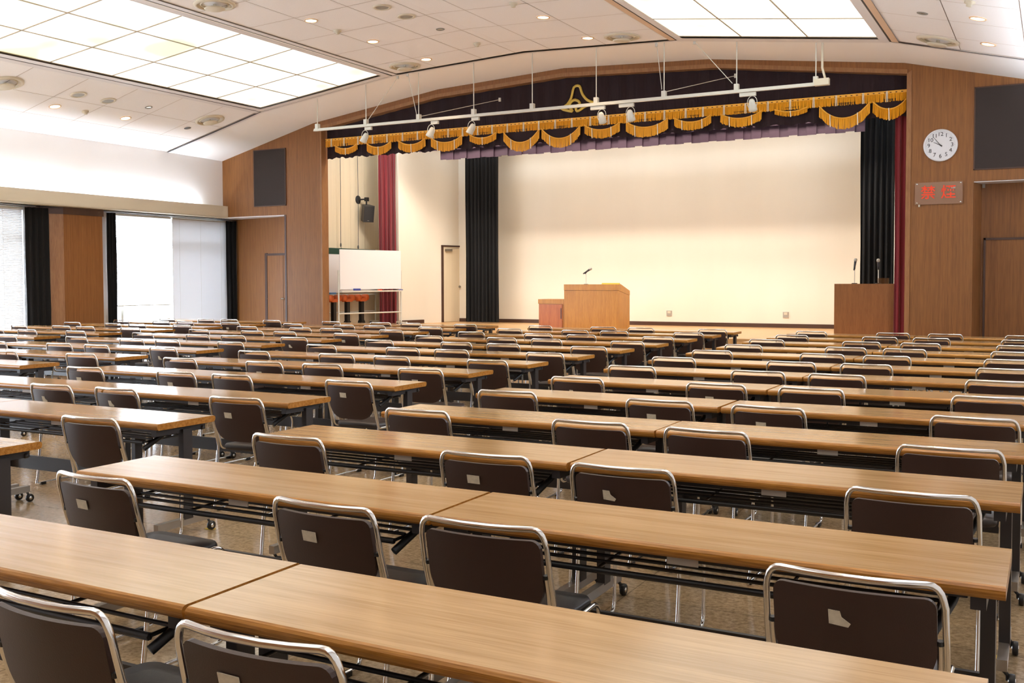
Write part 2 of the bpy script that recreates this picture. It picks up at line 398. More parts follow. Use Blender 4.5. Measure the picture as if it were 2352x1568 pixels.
# curtain helper: pleated cloth between two points
def pleated(pts, z0, z1, amp, wl, th=.004, zig=0, bot=None):
    P = [Vector((x, y, 0)) for x, y in pts]; L = sum((b-a).length for a, b in zip(P, P[1:]))
    n = max(8, int(L/wl*8)); b = MB(); vs = []; zs = [z0, z0+(z1-z0)*.33, z0+(z1-z0)*.66, z1]
    rnd = [random.uniform(.6, 1.3) for _ in range(n+2)]
    for zi, z in enumerate(zs):
        for i in range(n+1):
            s = L*i/n; acc = 0
            for a, c in zip(P, P[1:]):
                l = (c-a).length
                if acc+l >= s-1e-9: break
                acc += l
            d = (c-a).normalized(); p = a+d*(s-acc); nr = Vector((-d.y, d.x, 0))
            q = p+nr*amp*rnd[i//4]*math.sin(2*PI*s/wl)*(1 if zi < 3 else .7)+d*.01*math.sin(zi*2+i)
            vs.append((q.x, q.y, z))
    m_ = n+1; fs = [(r*m_+i, r*m_+i+1, (r+1)*m_+i+1, (r+1)*m_+i) for r in range(len(zs)-1) for i in range(n)]
    b.add(vs, fs, True); return b
def curtain(name, pts, z0, z1, mt, label, amp=.035, wl=.12, cat='curtain'):
    b = pleated(pts, z0, z1, amp, wl); o = b.obj(name, mt); return tag(o, label, cat)
curtain('window_curtain', [(-17.17,12.60),(-17.12,13.0),(-17.12,13.14)], .02, 2.93, M_['curtain'], 'black floor length curtain drawn back beside the pillar')
curtain('window_curtain', [(-17.16,14.46),(-17.13,14.66)], .02, 2.93, M_['curtain'], 'narrow black curtain hanging right of the wooden pillar', .025, .07)
curtain('window_curtain', [(-17.16,17.86),(-17.10,18.0),(-16.98,18.02)], .02, 2.93, M_['curtain'], 'black curtain in the corner right of the lowered blind', .035, .1)
tri('trim_31', [((XW+.02,YB,2.94),(XW+.02,18.3,2.94),(XW+.28,18.3,2.94),(XW+.28,YB,2.94))], M_['dark_trim'], 'dark curtain track box under the soffit')
# right side wall, rear wall
rw = MB()
for (a, b) in ((YB,9.2),(12.6,18.0)): rw.box((.8, a, 0), (1.0, b, 3.1))
for (a, b) in ((9.2,12.6),): rw.box((.8, a, 0), (1.0, b, 2.0)); rw.box((.8, a, 2.9), (1.0, b, 3.1))
rw.box((.4, YB, 3.0), (1.0, YP, 4.4)); rw.box((.25,YB,2.98),(.275,YP,3.235)); rw.box((.27,YB,2.985),(.4,YP,3.10)); struct('wall_right', rw, M_['white'])
for cx_, nm in ((-16.83, 'left'), (.34, 'right')):
    for i, yc in enumerate((15.2, 12.0, 8.8, 5.6, 2.4, -.8)):
        t = thing('cove_lamp', 'hidden tube lamp lying in the %s wall ledge' % nm, 'cove lamp', (cx_, yc, 3.10), group='tube lamps in the %s wall ledge' % nm)
        MB().box((-.03,-1.5,0),(.03,1.5,.03)).obj('batten', M_['wmetal'], t)
        l = bpy.data.lights.new('cove_tube', 'AREA'); l.shape = 'RECTANGLE'; l.size = .04; l.size_y = 3.0; l.energy = COVE_E; l.color = (.80,.88,1)
        o = bpy.data.objects.new('cove_tube', l); COL.objects.link(o); o.parent = t; o.location = (0,0,.05); o.rotation_euler = (R(180),0,0)
struct('wall_rear', MB().box((XW-.2, YB-.2, 0), (1.2, YB, 5.7)), M_['wall_wood'])
# ---------------- stage front wall ----------------
pw = MB()
def poly_wall(poly, y0, y1, b):
    # poly in XZ
    n = len(poly); vs = [(x, y0, z) for x, z in poly]+[(x, y1, z) for x, z in poly]
    b.add(vs, [tuple(range(n)), tuple(range(n, 2*n))[::-1]]+[(i, n+i, n+(i+1) % n, (i+1) % n) for i in range(n)])
T0, T1 = YP, YP+.2
poly_wall([(-17.3,2.985),(-15.05,2.985),(-15.05,0),(-14.03,0),(-14.03,4.80),(-14.03,zc(-14.03,KW)+.1),(-14.2,5.05),(-17.3,4.3)], T0, T1, pw)
for (a, b) in zip(OP, OP[1:]):
    poly_wall([a, b, (b[0], zc(b[0], KW)+.1), (a[0], zc(a[0], KW)+.1)], T0, T1, pw)
poly_wall([(-2.15,0),(-1.156,0),(-1.156,3.045),(.8,3.045),(.8,4.3),(.4,4.46),(-2.15,5.09)], T0, T1, pw)
struct('wall_front', pw, M_['wall_wood'])
# casing around the opening
cs = MB(); w = .07
prev = [(-14.03-w,SF-.5)]
for (a, b) in zip(OP, OP[1:]): a = (a[0], a[1]-.004); b = (b[0], b[1]-.004); poly_wall([a, b, (b[0], b[1]+w), (a[0], a[1]+w)], T0-.012, T1+.01, cs)
poly_wall([(-14.03-.03,0),(-14.026,0),(-14.026,4.80),(-14.03-.03,4.85)], T0-.012, T1+.01, cs)
poly_wall([(-2.154,0),(-2.15+w,0),(-2.15+w,4.87),(-2.154,4.82)], T0-.012, T1+.01, cs)
struct('trim_32', cs, M_['trim_wood'], 'light brown casing around the arched stage opening')
# left recess with door
ax, ay, bx, by = -15.05, 17.70, -17.35, 18.12
def rec(t, off=0):
    d = Vector((bx-ax, by-ay, 0)); l = d.length; d /= l; nrm = Vector((-d.y, d.x, 0))  # towards -Y side
    if nrm.y > 0: nrm = -nrm
    return Vector((ax, ay, 0))+d*t+nrm*off
rb = MB()
def recbox(b, t0, t1, o0, o1, z0, z1):
    c = [rec(t0,o0), rec(t1,o0), rec(t1,o1), rec(t0,o1)]
    b.prism([(p.x, p.y) for p in c], z0, z1)
recbox(rb, -.05, 2.4, 0, -.15, 0, 3.0); struct('wall_recess_left', rb, M_['wall_wood2'])
struct('trim_33', MB().box((-15.08, 17.49, 0), (-15.03, 17.72, 2.985)), M_['dark_trim'], 'dark vertical corner trim beside the left door')
db = MB(); recbox(db, .30, .86, .012, 0, .01, 2.10); recbox(db, .08, .285, .012, 0, .01, 2.10)
d1 = struct('door_1', db, M_['wall_wood2'], 'wood veneer door in the left recess')
fr = MB(); recbox(fr, .86, .94, .022, 0, 0, 2.16); recbox(fr, .02, .94, .022, 0, 2.10, 2.15); recbox(fr, .285, .30, .006, 0, 0, 2.1); fr.obj('door_frame', M_['dark_trim'], d1)
kb = MB()
for t_ in (.27, .33, .85):
    p = rec(t_, .03); kb.lathe([(0,-.03),(.022,-.02),(.028,0),(.02,.02),(0,.03)] if t_ < .8 else [(0,-.02),(.014,0),(0,.02)], 10, Matrix.Translation((p.x, p.y, 1.12))@Matrix.Rotation(R(90), 4, 'X'))
kb.obj('door_knob', M_['chrome'], d1)
# right recess: splayed reveal, back wall, door, soffit
rr = MB(); rr.prism([(-1.156,17.5),(-1.156,17.7),(-1.075,17.93),(-1.06,17.9)], 0, 3.045); struct('trim_34', rr, M_['trim_wood'], 'grey brown side reveal of the right recess')
struct('wall_recess_right', MB().box((-1.2, 17.9, 0), (1.0, 18.05, 3.05)), M_['wall_wood'])
struct('trim_35', MB().box((-1.15, 17.5, 3.035), (.8, 17.92, 3.05)), M_['trim_white'], 'white soffit strip over the right recess')
d2 = struct('door_2', MB().box((-.995, 17.87, .01), (-.05, 17.9, 2.14)), M_['wall_wood'], 'brown veneer door at the right edge')
f2 = MB(); f2.box((-1.02, 17.85, 0), (-.99, 17.9, 2.175)); f2.box((-1.02, 17.85, 2.14), (0, 17.9, 2.175)); f2.obj('door_frame', M_['dark_trim'], d2)
tag(MB().box((-.02,-.01,-.06),(.02,.01,0)).obj('soffit_clip', M_['grey'], loc=(-1.03, 17.86, 3.03)), 'tiny grey clip hanging under the white soffit on the right', 'soffit_clip')  # clip hanging under the soffit, drawn as a small box
# grille panels
def panel(x0, x1, z0, z1, label, frame):
    t = thing('speaker_grille', label, 'speaker grille', ((x0+x1)/2, YP, z0))
    w = (x1-x0)/2; h = z1-z0
    MB().box((-w+.015,-.018,.015),(w-.015,0,h-.015)).obj('grille_cloth', M_['grille'], t)
    f = MB()
    for a, c in (((-w,-.022,0),(w,0,.018)), ((-w,-.022,h-.018),(w,0,h)), ((-w,-.022,0),(-w+.018,0,h)), ((w-.018,-.022,0),(w,0,h))): f.box(a, c)
    f.obj('frame', M_['dark_trim'], t)
panel(-15.95, -15.02, 3.19, 4.455, 'tall dark grille panel on the wood wall left of the stage', 1)
panel(-1.16, -.23, 3.222, 4.51, 'large dark grille panel on the wood wall right of the stage', 1)
# ---------------- stage interior ----------------
BY = 21.7
struct('wall_stage_back', MB().box((-13.6, BY, SF), (-2.5, BY+.2, 6)), M_['cream'])
def slantwall(p, q, th, z0, z1):
    a = Vector((*p, 0)); c = Vector((*q, 0)); d = (c-a).normalized(); nr = Vector((-d.y, d.x, 0))*th
    return MB().prism([(a.x, a.y), (c.x, c.y), (c.x+nr.x, c.y+nr.y), (a.x+nr.x, a.y+nr.y)], z0, z1)
struct('wall_stage_left', slantwall((-13.6,19.78), (-13.08,21.85), .12, SF, 6), M_['cream'])
struct('wall_stage_right', slantwall((-3.15,21.8), (-2.6,19.8), .12, SF, 6), M_['cream'])
wg = MB(); ys = [17.7,18.2,18.72,19.25,19.8,20.4]
for a, b in zip(ys, ys[1:]): wg.box((-14.75, a+.004, SF), (-14.6, b-.004, 6))
wg.box((-14.8, 17.7, SF), (-14.61, 22, 6)); struct('wall_wing_left', wg, M_['cream2'])
struct('wall_wing_back', MB().box((-14.7, 20.35, SF), (-13.5, 20.45, 6)), M_['cream2'])
struct('wall_wing_right', MB().box((-1.5, 17.7, SF), (-1.4, 22, 6)), M_['cream2'])
struct('wall_wing_right_back', MB().box((-2.8, 20.9, SF), (-1.4, 21.0, 6)), M_['cream2'])
struct('ceiling', MB().box((-15, 17.7, 5.9), (-1.2, 22, 6)), M_['grille'], 'dark stage ceiling')
struct('baseboard_stage_back', MB().box((-13.1, BY-.015, SF), (-3.1, BY, SF+.085)), M_['dark_trim'])
bl = slantwall((-13.585,19.78), (-13.40,20.52), -.02, SF, SF+.085); struct('baseboard_stage_left', bl, M_['dark_trim'])
# stage side door in left wall
A = Vector((-13.6,19.78,0)); Bv = Vector((-13.08,21.85,0)); dd = (Bv-A).normalized(); nn = Vector((dd.y, -dd.x, 0))
def lpt(y, off): t_ = (y-A.y)/dd.y; return A+dd*t_+nn*off
def lbox(b, y0, y1, o0, o1, z0, z1):
    c = [lpt(y0,o0), lpt(y1,o0), lpt(y1,o1), lpt(y0,o1)]; b.prism([(p.x, p.y) for p in c], z0, z1)
d3b = MB(); lbox(d3b, 21.13+.05, 21.8, 0, .015, SF+.01, SF+1.85); d3 = struct('door_3', d3b, M_['cream2'], 'cream door with closer in the left stage wall')
f3 = MB(); lbox(f3, 21.11, 21.165, 0, .03, SF, SF+1.88); lbox(f3, 21.11, 21.84, 0, .03, SF+1.85, SF+1.89); f3.obj('door_frame', M_['dark_trim'], d3)
c3 = MB(); lbox(c3, 21.22, 21.42, .015, .07, SF+1.74, SF+1.80); p0 = lpt(21.4,.06); p1 = lpt(21.65,.06)
c3.tube([(p0.x,p0.y,SF+1.80),(p1.x,p1.y,SF+1.82)], .008, 6); c3.obj('door_closer', M_['steel'], d3)
kq = lpt(21.68,.05); MB().lathe([(0,-.03),(.025,-.02),(.03,0),(.02,.02),(0,.03)], 12, Matrix.Translation((kq.x,kq.y,SF+.87))@Matrix.Rotation(R(90),4,'Y')).obj('door_knob', M_['steel'], d3)
for x, lab in ((-7.62,'left'), (-5.03,'right')):
    t = thing('wall_outlet', '%s of two small wall outlets low on the cream stage wall' % lab, 'wall outlet', (x, BY-.01, .775))
    MB().box((-.06,-.006,-.06),(.06,.008,.06)).obj('cover_plate', M_['plate'], t)
    MB().box((-.035,-.012,.0),(.035,-.004,.05)).obj('socket', M_['ivory'], t)
# stage lights: batten behind the valance
for x, by_ in ((-12.0,17.98),(-9.5,17.98),(-7.0,17.98),(-4.5,17.98),(-11.6,18.45),(-8.1,18.45),(-4.6,18.45),(-11.0,19.8),(-8.1,19.8),(-5.2,19.8)):
    t = thing('stage_batten_light', 'long stage border light hanging hidden behind the valance', 'stage light', (x, by_, 5.1), group='stage border lights')
    MB().box((-1.1,-.18,0),(1.1,.18,.08)).obj('housing', M_['black'], t)
    for s in (-.9, .9): MB().tube([(s,0,.08),(s,0,.81)], .01, 6).obj('hanger_rod', M_['black'], t)
    l = bpy.data.lights.new('border_light', 'AREA'); l.shape = 'RECTANGLE'; l.size = 2.1; l.size_y = .34; l.energy = STAGE_E*(.85 if by_ < 19 else .42); l.color = (1,.9,.78)
    o = bpy.data.objects.new('border_light', l); COL.objects.link(o); o.parent = t; o.location = (0,0,-.01); o.rotation_euler = (R(35),0,0)
# stage curtains
curtain('stage_curtain', [(-13.98,19.52),(-13.80,19.66),(-13.66,19.76)], SF+.02, 5.2, M_['red'], 'deep red stage curtain gathered behind the whiteboard on the left', .05, .1)
curtain('stage_curtain', [(-2.36,17.80),(-2.24,17.84),(-2.17,17.9)], SF+.02, 5.2, M_['red'], 'bright red stage curtain at the right edge of the stage opening', .035, .09)
curtain('stage_leg_curtain', [(-12.50,21.0),(-11.60,21.0)], SF+.03, 5.4, M_['curtain'], 'tall black stage drape left of the cream back wall', .05, .1)
curtain('stage_leg_curtain', [(-3.26,20.0),(-2.50,20.02)], SF+.03, 5.4, M_['curtain'], 'tall black stage drape right of the cream back wall', .05, .1)
# ---------------- valance ----------------
def zop(x): return zc(x, OP)
t = thing('stage_valance', 'dark purple stage valance with gold fringe and scalloped swags', 'valance', (-8.1, 17.66, 4.2))
O = Vector((-8.1, 17.66, 4.2))
def loc(b):  # world -> valance local
    b.v = [(x-O.x, y-O.y, z-O.z) for x, y, z in b.v]; return b
b = MB(); n = 240; x0, x1 = -14.0, -2.165; vs = []
rows_ = [1.0, .6, .25, 0]
for r_ in rows_:
    for i in range(n+1):
        x = x0+(x1-x0)*i/n; zb = 4.16+.012*math.sin(i*1.7)+(.02 if (i//5) % 2 else 0)
        zt = zop(max(-14.03, min(-2.15, x)))+.05; z = zb+(zt-zb)*r_
        y = 17.66+(.012*math.sin(i*.9) if r_ > .3 else .02*math.sin(i*1.25+r_))
        vs.append((x, y, z))
b.add(vs, [(r_*(n+1)+i, r_*(n+1)+i+1, (r_+1)*(n+1)+i+1, (r_+1)*(n+1)+i) for r_ in range(3) for i in range(n)], False)
loc(b).obj('banner_cloth', M_['purple'], t)
def strands(b, pts, ln, y, dx=.022):
    # pts: list of (x,z) top line sampled each dx; hanging strands
    for i in range(len(pts)-1):
        (xa, za), (xb, zb) = pts[i], pts[i+1]; l = ln*random.uniform(.93, 1.03); w = (xb-xa)*.96
        j = random.uniform(-.004, .004); xm = (xa+xb)/2; sw = random.uniform(-.008, .008)
        vs = [(xa, y+.006, za), (xm, y-.008, (za+zb)/2), (xb-.0005, y+.006, zb),
              (xa+sw, y+.004+j, za-l), (xm+sw, y-.01+j, (za+zb)/2-l), (xa+w+sw, y+.004+j, zb-l)]
        b.add(vs, [(0,3,4,1), (1,4,5,2)], False)
N = 540; line = [(x0+(x1-x0)*i/N, 4.555) for i in range(N+1)]
b = MB(); strands(b, line, .145, 17.60); loc(b).obj('fringe', M_['gold'], t)
b = MB(); b.box((x0, 17.592, 4.545), (x1, 17.615, 4.59))
for i in range(0, N, 4):
    x = x0+(x1-x0)*i/N; b.mi = 1; b.quad((x, 17.591, 4.556), (x+.03, 17.591, 4.556), (x+.03, 17.591, 4.568), (x, 17.591, 4.568)); b.mi = 0
loc(b).obj('braid', [M_['goldb'], M_['purple']], t)
TS = [-13.83,-13.49,-13.12,-12.74,-12.37,-11.98,-11.61,-11.23,-10.87,-10.53,-10.18,-9.85,-9.51,-9.15,-8.82,-8.47,-8.12,-7.74,-7.37,-7.0,-6.65,-6.28,-5.88,-5.56,-5.18,-4.8,-4.41,-4.03,-3.64,-3.27,-2.84,-2.47]
for x in TS:
    b = MB()
    for k_ in (-.007, .008): b.tube([(x+k_, 17.588, 4.585), (x+k_*1.3, 17.582, 4.50), (x+k_*1.6, 17.588, 4.41)], .0065, 5)
    loc(b).obj('tassel_cord', M_['cord'], t)
SW = [(-13.7,-13.202,4.224),(-12.861,-12.325,4.162),(-12.05,-11.48,4.166),(-11.247,-10.594,4.135),(-10.33,-9.812,4.216),(-9.558,-8.86,4.02),(-8.719,-7.999,4.042),(-7.815,-7.199,4.162),(-6.983,-6.267,4.125),(-6.054,-5.466,4.189),(-5.198,-4.567,4.181),(-4.246,-3.791,4.297),(-3.502,-2.781,4.02),(-2.639,-2.20,4.114)]
for (a, c, zb) in SW:
    a -= .05; c += .05
    if c > -2.17: c = -2.17
    L_ = min(.185, .6*(4.44-zb)); dz = 4.44-L_-zb+0; m_ = 26; pts = []
    for i in range(m_+1):
        u = i/m_*2-1; pts.append((a+(c-a)*i/m_, 4.44-max(.02, dz)*(1-abs(u)**2.2)))
    b = MB(); f = MB(); strands(f, pts, L_, 17.60)
    vs = [(x, 17.625-.03*math.sin(PI*i/m_), 4.46) for i, (x, z) in enumerate(pts)]+[(x, 17.612, z) for x, z in pts]
    b.add(vs, [(i, i+1, m_+2+i, m_+1+i) for i in range(m_)], True)
    # soft folds
    sw = loc(b).obj('swag', M_['purple'], t); loc(f).obj('swag_fringe', M_['gold'], sw)
    g_ = MB(); g_.tube([(x, 17.594, z-.004) for x, z in pts[::2]], .012, 5); loc(g_).obj('swag_braid', M_['goldb'], sw)
    c_ = MB()
    for q in ((6, 20) if c-a > .68 else (13,)):
        if q < len(pts): x, z = pts[q]; c_.tube([(x-.008,17.585,z+.01),(x,17.582,z-L_-.01)], .009, 5)
    loc(c_).obj('swag_cord', M_['cord'], sw)
EM = [(-8.358,4.79),(-8.248,4.854),(-8.157,4.977),(-8.102,5.168),(-7.985,5.182),(-7.931,5.039),(-7.824,4.907),(-7.655,4.828),(-7.841,4.80),(-8.012,4.719),(-8.057,4.748),(-8.048,4.812),(-7.976,4.847),(-8.012,4.907),(-8.102,4.931),(-8.175,4.88),(-8.193,4.808),(-8.13,4.729),(-8.202,4.735)]
def catmull(P, k=4):
    out = []; n_ = len(P)
    for i in range(n_):
        p0, p1, p2, p3 = P[i-1], P[i], P[(i+1) % n_], P[(i+2) % n_]
        for j in range(k):
            s = j/k; out.append(tuple(.5*(2*p1[d]+(p2[d]-p0[d])*s+(2*p0[d]-5*p1[d]+4*p2[d]-p3[d])*s*s+(3*p1[d]-p0[d]-3*p2[d]+p3[d])*s**3) for d in range(2)))
    return out
b = MB(); b.tube([(x, 17.645, z) for x, z in catmull(EM, 3)], .026, 8, closed=True); b.v = [(x, 17.64+(y-17.645)*.35, z) for x, y, z in b.v]
loc(b).obj('emblem', M_['emblem'], t)['label'] = 'pale gold mountain and wave outline emblem'
# rear satin border with box pleats
t = thing('pleated_border', 'shiny purple pleated border hanging behind the fringed valance', 'valance', (-7.6, 19.2, 4.19))
b = MB(); x = -12.09; i = 0; pv = None
while x < -3.15:
    w = .17; y = 19.2+(.0 if i % 2 else .03); zb = 4.185+(.015 if i % 3 == 0 else 0); s = .02*math.sin(i*.8)
    b.box((x-O.x*0+7.6, y-19.2, zb-4.19), (x+w+7.6+.012, y-19.2+.01, .9)); x += w; i += 1
b.obj('pleats', M_['satin'], t)
b = MB()
for i in range(60):
    x = -12.9+i*.163
    if x > -3: break
    b.box((x+7.6, -.09, .20+(.012 if i % 2 else 0)), (x+.15+7.6, -.08, .95))
b.obj('upper_ruffle', M_['satin'], t)
for x in (-3.8, 0, 3.8): MB().tube([(x,-.03,.9),(x,-.03,1.71)], .012, 6).obj('hanger_rod', M_['black'], t)
# ---------------- lighting track ----------------
TZ = 4.50; TX0, TX1 = -12.99, -3.20
t = thing('lighting_track', 'long pale lighting track hung on rods in front of the stage valance', 'lighting track', (-8.1, 16.0, TZ))
def tl_(b): b.v = [(x+8.1, y-16.0, z-TZ) for x, y, z in b.v]; return b
b = MB(); b.box((TX0, 15.97, TZ-.018), (TX1, 16.03, TZ+.03)); b.box((TX0, 15.955, TZ-.022), (TX1, 15.97, TZ+.008)); tl_(b).obj('rail', M_['wmetal'], t)
for i, x in enumerate((-12.92,-11.74,-10.53,-9.34,-8.15,-6.93,-5.72,-4.51,-3.28)):
    zt = zc(x, KW)-.0; b = MB(); b.tube([(x, 16, TZ+.04), (x, 16, zt)], .009, 6); o = tl_(b).obj('hanger_rod', M_['wmetal'], t)
    b = MB(); b.box((x-.035, 15.96, TZ+.0), (x+.035, 16.04, TZ+.12)); tl_(b).obj('rod_clamp', M_['wmetal'], o)
for (xa, za, xb, yb_, zb) in ((-11.70,4.60,-10.99,16,5.36),(-10.58,4.63,-10.73,15.95,5.37),(-10.49,4.58,-9.62,17.5,5.05),(-5.76,4.65,-5.83,15.95,5.38),(-5.67,4.61,-4.95,17.5,5.06),(-4.58,4.64,-5.20,16,5.36)):
    b = MB(); b.tube([(xa, 16, za), (xb, yb_, zb)], .006, 5); b.box((xb-.02, yb_-.03, zb-.04), (xb+.02, yb_, zb+.03)); tl_(b).obj('brace_wire', M_['wmetal'], t)
b = MB(); b.tube([(-3.19, 16.02, 5.13), (-3.19, 16.02, 4.75), (-3.15, 16.02, 4.6), (-3.14, 16.02, 4.55)], .018, 8); b.box((-3.3, 15.95, TZ-.02), (-3.08, 16.05, TZ+.08)); tl_(b).obj('power_feed', M_['ivory'], t)
LAB = ['leftmost spotlight on the hanging track','second spotlight from the left on the hanging track','third spotlight from the left on the track','fourth track spotlight, below the gold emblem','fifth track spotlight, just right of the emblem','rightmost spotlight on the hanging track']
for i, (x, s) in enumerate(((-11.77,1),(-10.26,1),(-9.39,1),(-6.83,-1),(-6.31,-1),(-4.26,-1))):
    t = thing('track_spotlight', 'small white '+LAB[i], 'spotlight', (x, 16, TZ-.02), group='spotlights on the hanging track')
    MB().box((-.06+s*.07, -.025, -.065), (.16 if s > 0 else .06, .025, -.01)).obj('adapter', M_['wmetal'], t) if s > 0 else MB().box((-.20, -.025, -.065), (.06, .025, -.01)).obj('adapter', M_['wmetal'], t)
    b = MB(); b.tube([(-.078*math.sin(a_)*1.0, 0, -.17+.105*math.cos(a_)) for a_ in [2*PI*i_/20 for i_ in range(20)]], .006, 5, closed=True); b.obj('yoke', M_['wmetal'], t)
    Mx = Matrix.Translation((0,0,-.20))@Matrix.Rotation(R(35 if s < 0 else 30), 4, 'Y' if s > 0 else 'X')
    b = MB(); b.lathe([(0,.09),(.03,.085),(.045,.06),(.055,.0),(.066,-.06),(.068,-.10),(.058,-.10),(.05,-.05),(0,-.05)], 18, Mx); b.obj('lamp_head', M_['wmetal'], t)
# ---------------- ceiling fixtures ----------------
def cfix(kind, x, y, label, group, proto={}):
    sl = slope(x); key = kind
    if key in proto:
        q = dup(proto[key], (x, y, zc(x)), 0, label); q.rotation_euler = (0, -sl, 0); q['group'] = group; return q
    t = thing(kind, label, {'ceiling_diffuser':'air vent','downlight':'ceiling light','ceiling_speaker':'ceiling speaker','smoke_detector':'smoke detector','spot_lens':'ceiling spotlight'}[kind], (x, y, zc(x)), group=group); t.rotation_euler = (0, -sl, 0)
    if kind == 'ceiling_diffuser':
        MB().lathe([(.29,-.001),(.285,-.02),(.25,-.03),(.23,-.02),(.225,.0)], 32).obj('outer_ring', M_['ivory'], t)
        b = MB(); b.lathe([(0,.004),(.225,.004)], 32); b.obj('throat', M_['slot'], t)
        b = MB(); b.lathe([(.20,-.002),(.19,-.02),(.18,-.018),(.185,0)], 28); b.lathe([(0,-.08),(.12,-.078),(.145,-.065),(.13,-.055),(0,-.05)], 28); b.tube([(0,0,-.05),(0,0,0)], .02, 8); b.obj('cone', M_['ivory'], t)
    elif kind == 'downlight':
        MB().lathe([(.105,-.001),(.10,-.012),(.085,-.012),(.08,-.002)], 24).obj('trim_ring', M_['trim_tan'], t)
        MB().lathe([(0,-.003),(.082,-.003)], 24).obj('lamp', M_['lamp'], t)
        l = bpy.data.lights.new('lamp_beam', 'SPOT'); l.energy = 55; l.color = (1,.74,.48); l.spot_size = R(95); l.spot_blend = .6; l.shadow_soft_size = .07
        o = bpy.data.objects.new('lamp_beam', l); COL.objects.link(o); o.parent = t; o.location = (0,0,-.02); o.rotation_euler = (0, sl, 0)
    elif kind == 'ceiling_speaker':
        MB().lathe([(.14,-.001),(.135,-.014),(.10,-.018),(.095,-.008)], 28).obj('rim', M_['ivory'], t)
        MB().lathe([(0,-.012),(.097,-.010)], 28).obj('grille', M_['grey'], t)
    elif kind == 'smoke_detector':
        MB().lathe([(0,-.06),(.03,-.06),(.035,-.03),(.06,-.025),(.062,-.001)], 20).obj('housing', M_['ivory'], t)
    else:
        MB().lathe([(.07,-.001),(.066,-.01),(.05,-.012),(.045,-.003)], 20).obj('trim_ring', M_['grey'], t)
        MB().lathe([(0,-.006),(.047,-.004)], 20).obj('lens', M_['chrome'], t)
    proto[key] = t; return t
for x, y, l in ((-10.48,10.74,'at the top edge beside the left light strip'),(-10.45,15.43,'above the left end of the track'),(-6.22,15.39,'beside the right light strip'),(-15.12,10.78,'at the far left over the windows'),(-15.06,15.26,'beside the corner of the left light strip'),(-1.49,15.36,'right of the right light strip')):
    cfix('ceiling_diffuser', x, y, 'round air vent '+l, 'round ceiling air vents')
for x, y, l in ((-9.93,12.17,'farthest from stage in middle left row'),(-9.91,13.71,'in the middle of the middle left row'),(-9.88,15.26,'closest to stage in middle left row'),(-6.83,13.77,'farther from stage in middle right row'),(-6.77,15.28,'closest to stage in middle right row'),(-15.66,12.13,'farther from stage over the left windows'),(-15.64,13.66,'closer to stage over the left windows'),(-.88,13.67,'farther from stage at the right edge'),(-.845,15.17,'closer to stage at the right edge')):
    cfix('downlight', x, y, 'small warm round downlight '+l, 'round warm downlights')
for x, nm in ((-9.9,'middle left'),(-6.8,'middle right'),(-15.65,'window side'),(-.88,'right side')):
    for q_ in range(7):
        y = (10.64,9.11,7.58,6.05,4.52,2.99,1.46)[q_]; cfix('downlight', x, y, 'warm round downlight above the camera side, %s row, %s counting from stage' % (nm, ordn(q_)), 'round warm downlights')
for x, y, l in ((-8.68,12.24,'nearer the camera of the middle pair'),(-8.66,12.84,'nearer the stage of the middle pair'),(-15.04,12.13,'nearer the camera of the left pair'),(-15.06,12.77,'nearer the stage of the left pair')):
    cfix('ceiling_speaker', x, y, 'round cream ceiling speaker '+l, 'round ceiling speakers')
for x, y, l in ((-8.64,13.76,'in the middle of the ceiling'),(-15.02,13.66,'over the windows on the left'),(-1.52,13.75,'right of the right light strip')):
    cfix('spot_lens', x, y, 'tiny shiny recessed spot '+l, 'tiny recessed spots')
for x, y, l in ((-9.95,12.83,'between two warm downlights'),(-6.86,12.88,'near the top centre of the picture'),(-15.64,12.75,'between the left downlights'),(-.91,12.83,'at the top right'),(-8.61,14.86,'with a hanging pin above the track')):
    cfix('smoke_detector', x, y, 'small cream smoke detector '+l, 'smoke detectors')
b = MB().lathe([(0,-.003),(.07,-.003)], 20); o = b.obj('ceiling_hole', M_['black'], None, (-15.605,15.19,zc(-15.605))); o.rotation_euler = (0,-slope(-15.6),0); tag(o, 'open black round hole in the ceiling near the left corner', 'ceiling hole')
# ---------------- text helper ----------------
def text(body, size, mt, name, parent, loc, rot=(R(90),0,0), ext=.003, off=0, align='CENTER'):
    c = bpy.data.curves.new(name, 'FONT'); c.body = body; c.size = size; c.extrude = ext; c.offset = off
    c.align_x = align; c.align_y = 'CENTER'; c.resolution_u = 3
    tmp = bpy.data.objects.new('tmp_text', c); COL.objects.link(tmp); bpy.context.view_layer.update()
    me = bpy.data.meshes.new_from_object(tmp.evaluated_get(bpy.context.evaluated_depsgraph_get()))
    bpy.data.objects.remove(tmp); me.materials.clear(); me.materials.append(mt)
    o = bpy.data.objects.new(name, me); COL.objects.link(o); o.parent = parent; o.location = loc; o.rotation_euler = rot
    return o
# clock
t = thing('wall_clock', 'round white wall clock with black numerals on the wood wall', 'clock', (-1.64, YP, 3.64))
RX = Matrix.Rotation(R(90), 4, 'X')
MB().lathe([(.0,.0),(.252,.0),(.255,.03),(.245,.045),(.228,.042),(.226,.03)], 48, RX).obj('rim', M_['clockw'], t)
MB().lathe([(0,.031),(.228,.031)], 48, RX).obj('dial', M_['clockw'], t)
for h in range(1, 13):
    a = R(90-30*h); text(str(h), .088, M_['ink'], 'numeral', t, (.172*math.cos(a), -.034, .172*math.sin(a)), ext=.001)
b = MB()
for i in range(60):
    a = R(6*i); r0 = .205 if i % 5 else .20; c_, s_ = math.cos(a), math.sin(a); w = .001 if i % 5 else .002
    b.quad((r0*c_-w*s_,-.033,r0*s_+w*c_),(r0*c_+w*s_,-.033,r0*s_-w*c_),(.212*c_+w*s_,-.033,.212*s_-w*c_),(.212*c_-w*s_,-.033,.212*s_+w*c_))
b.obj('minute_marks', M_['ink'], t)
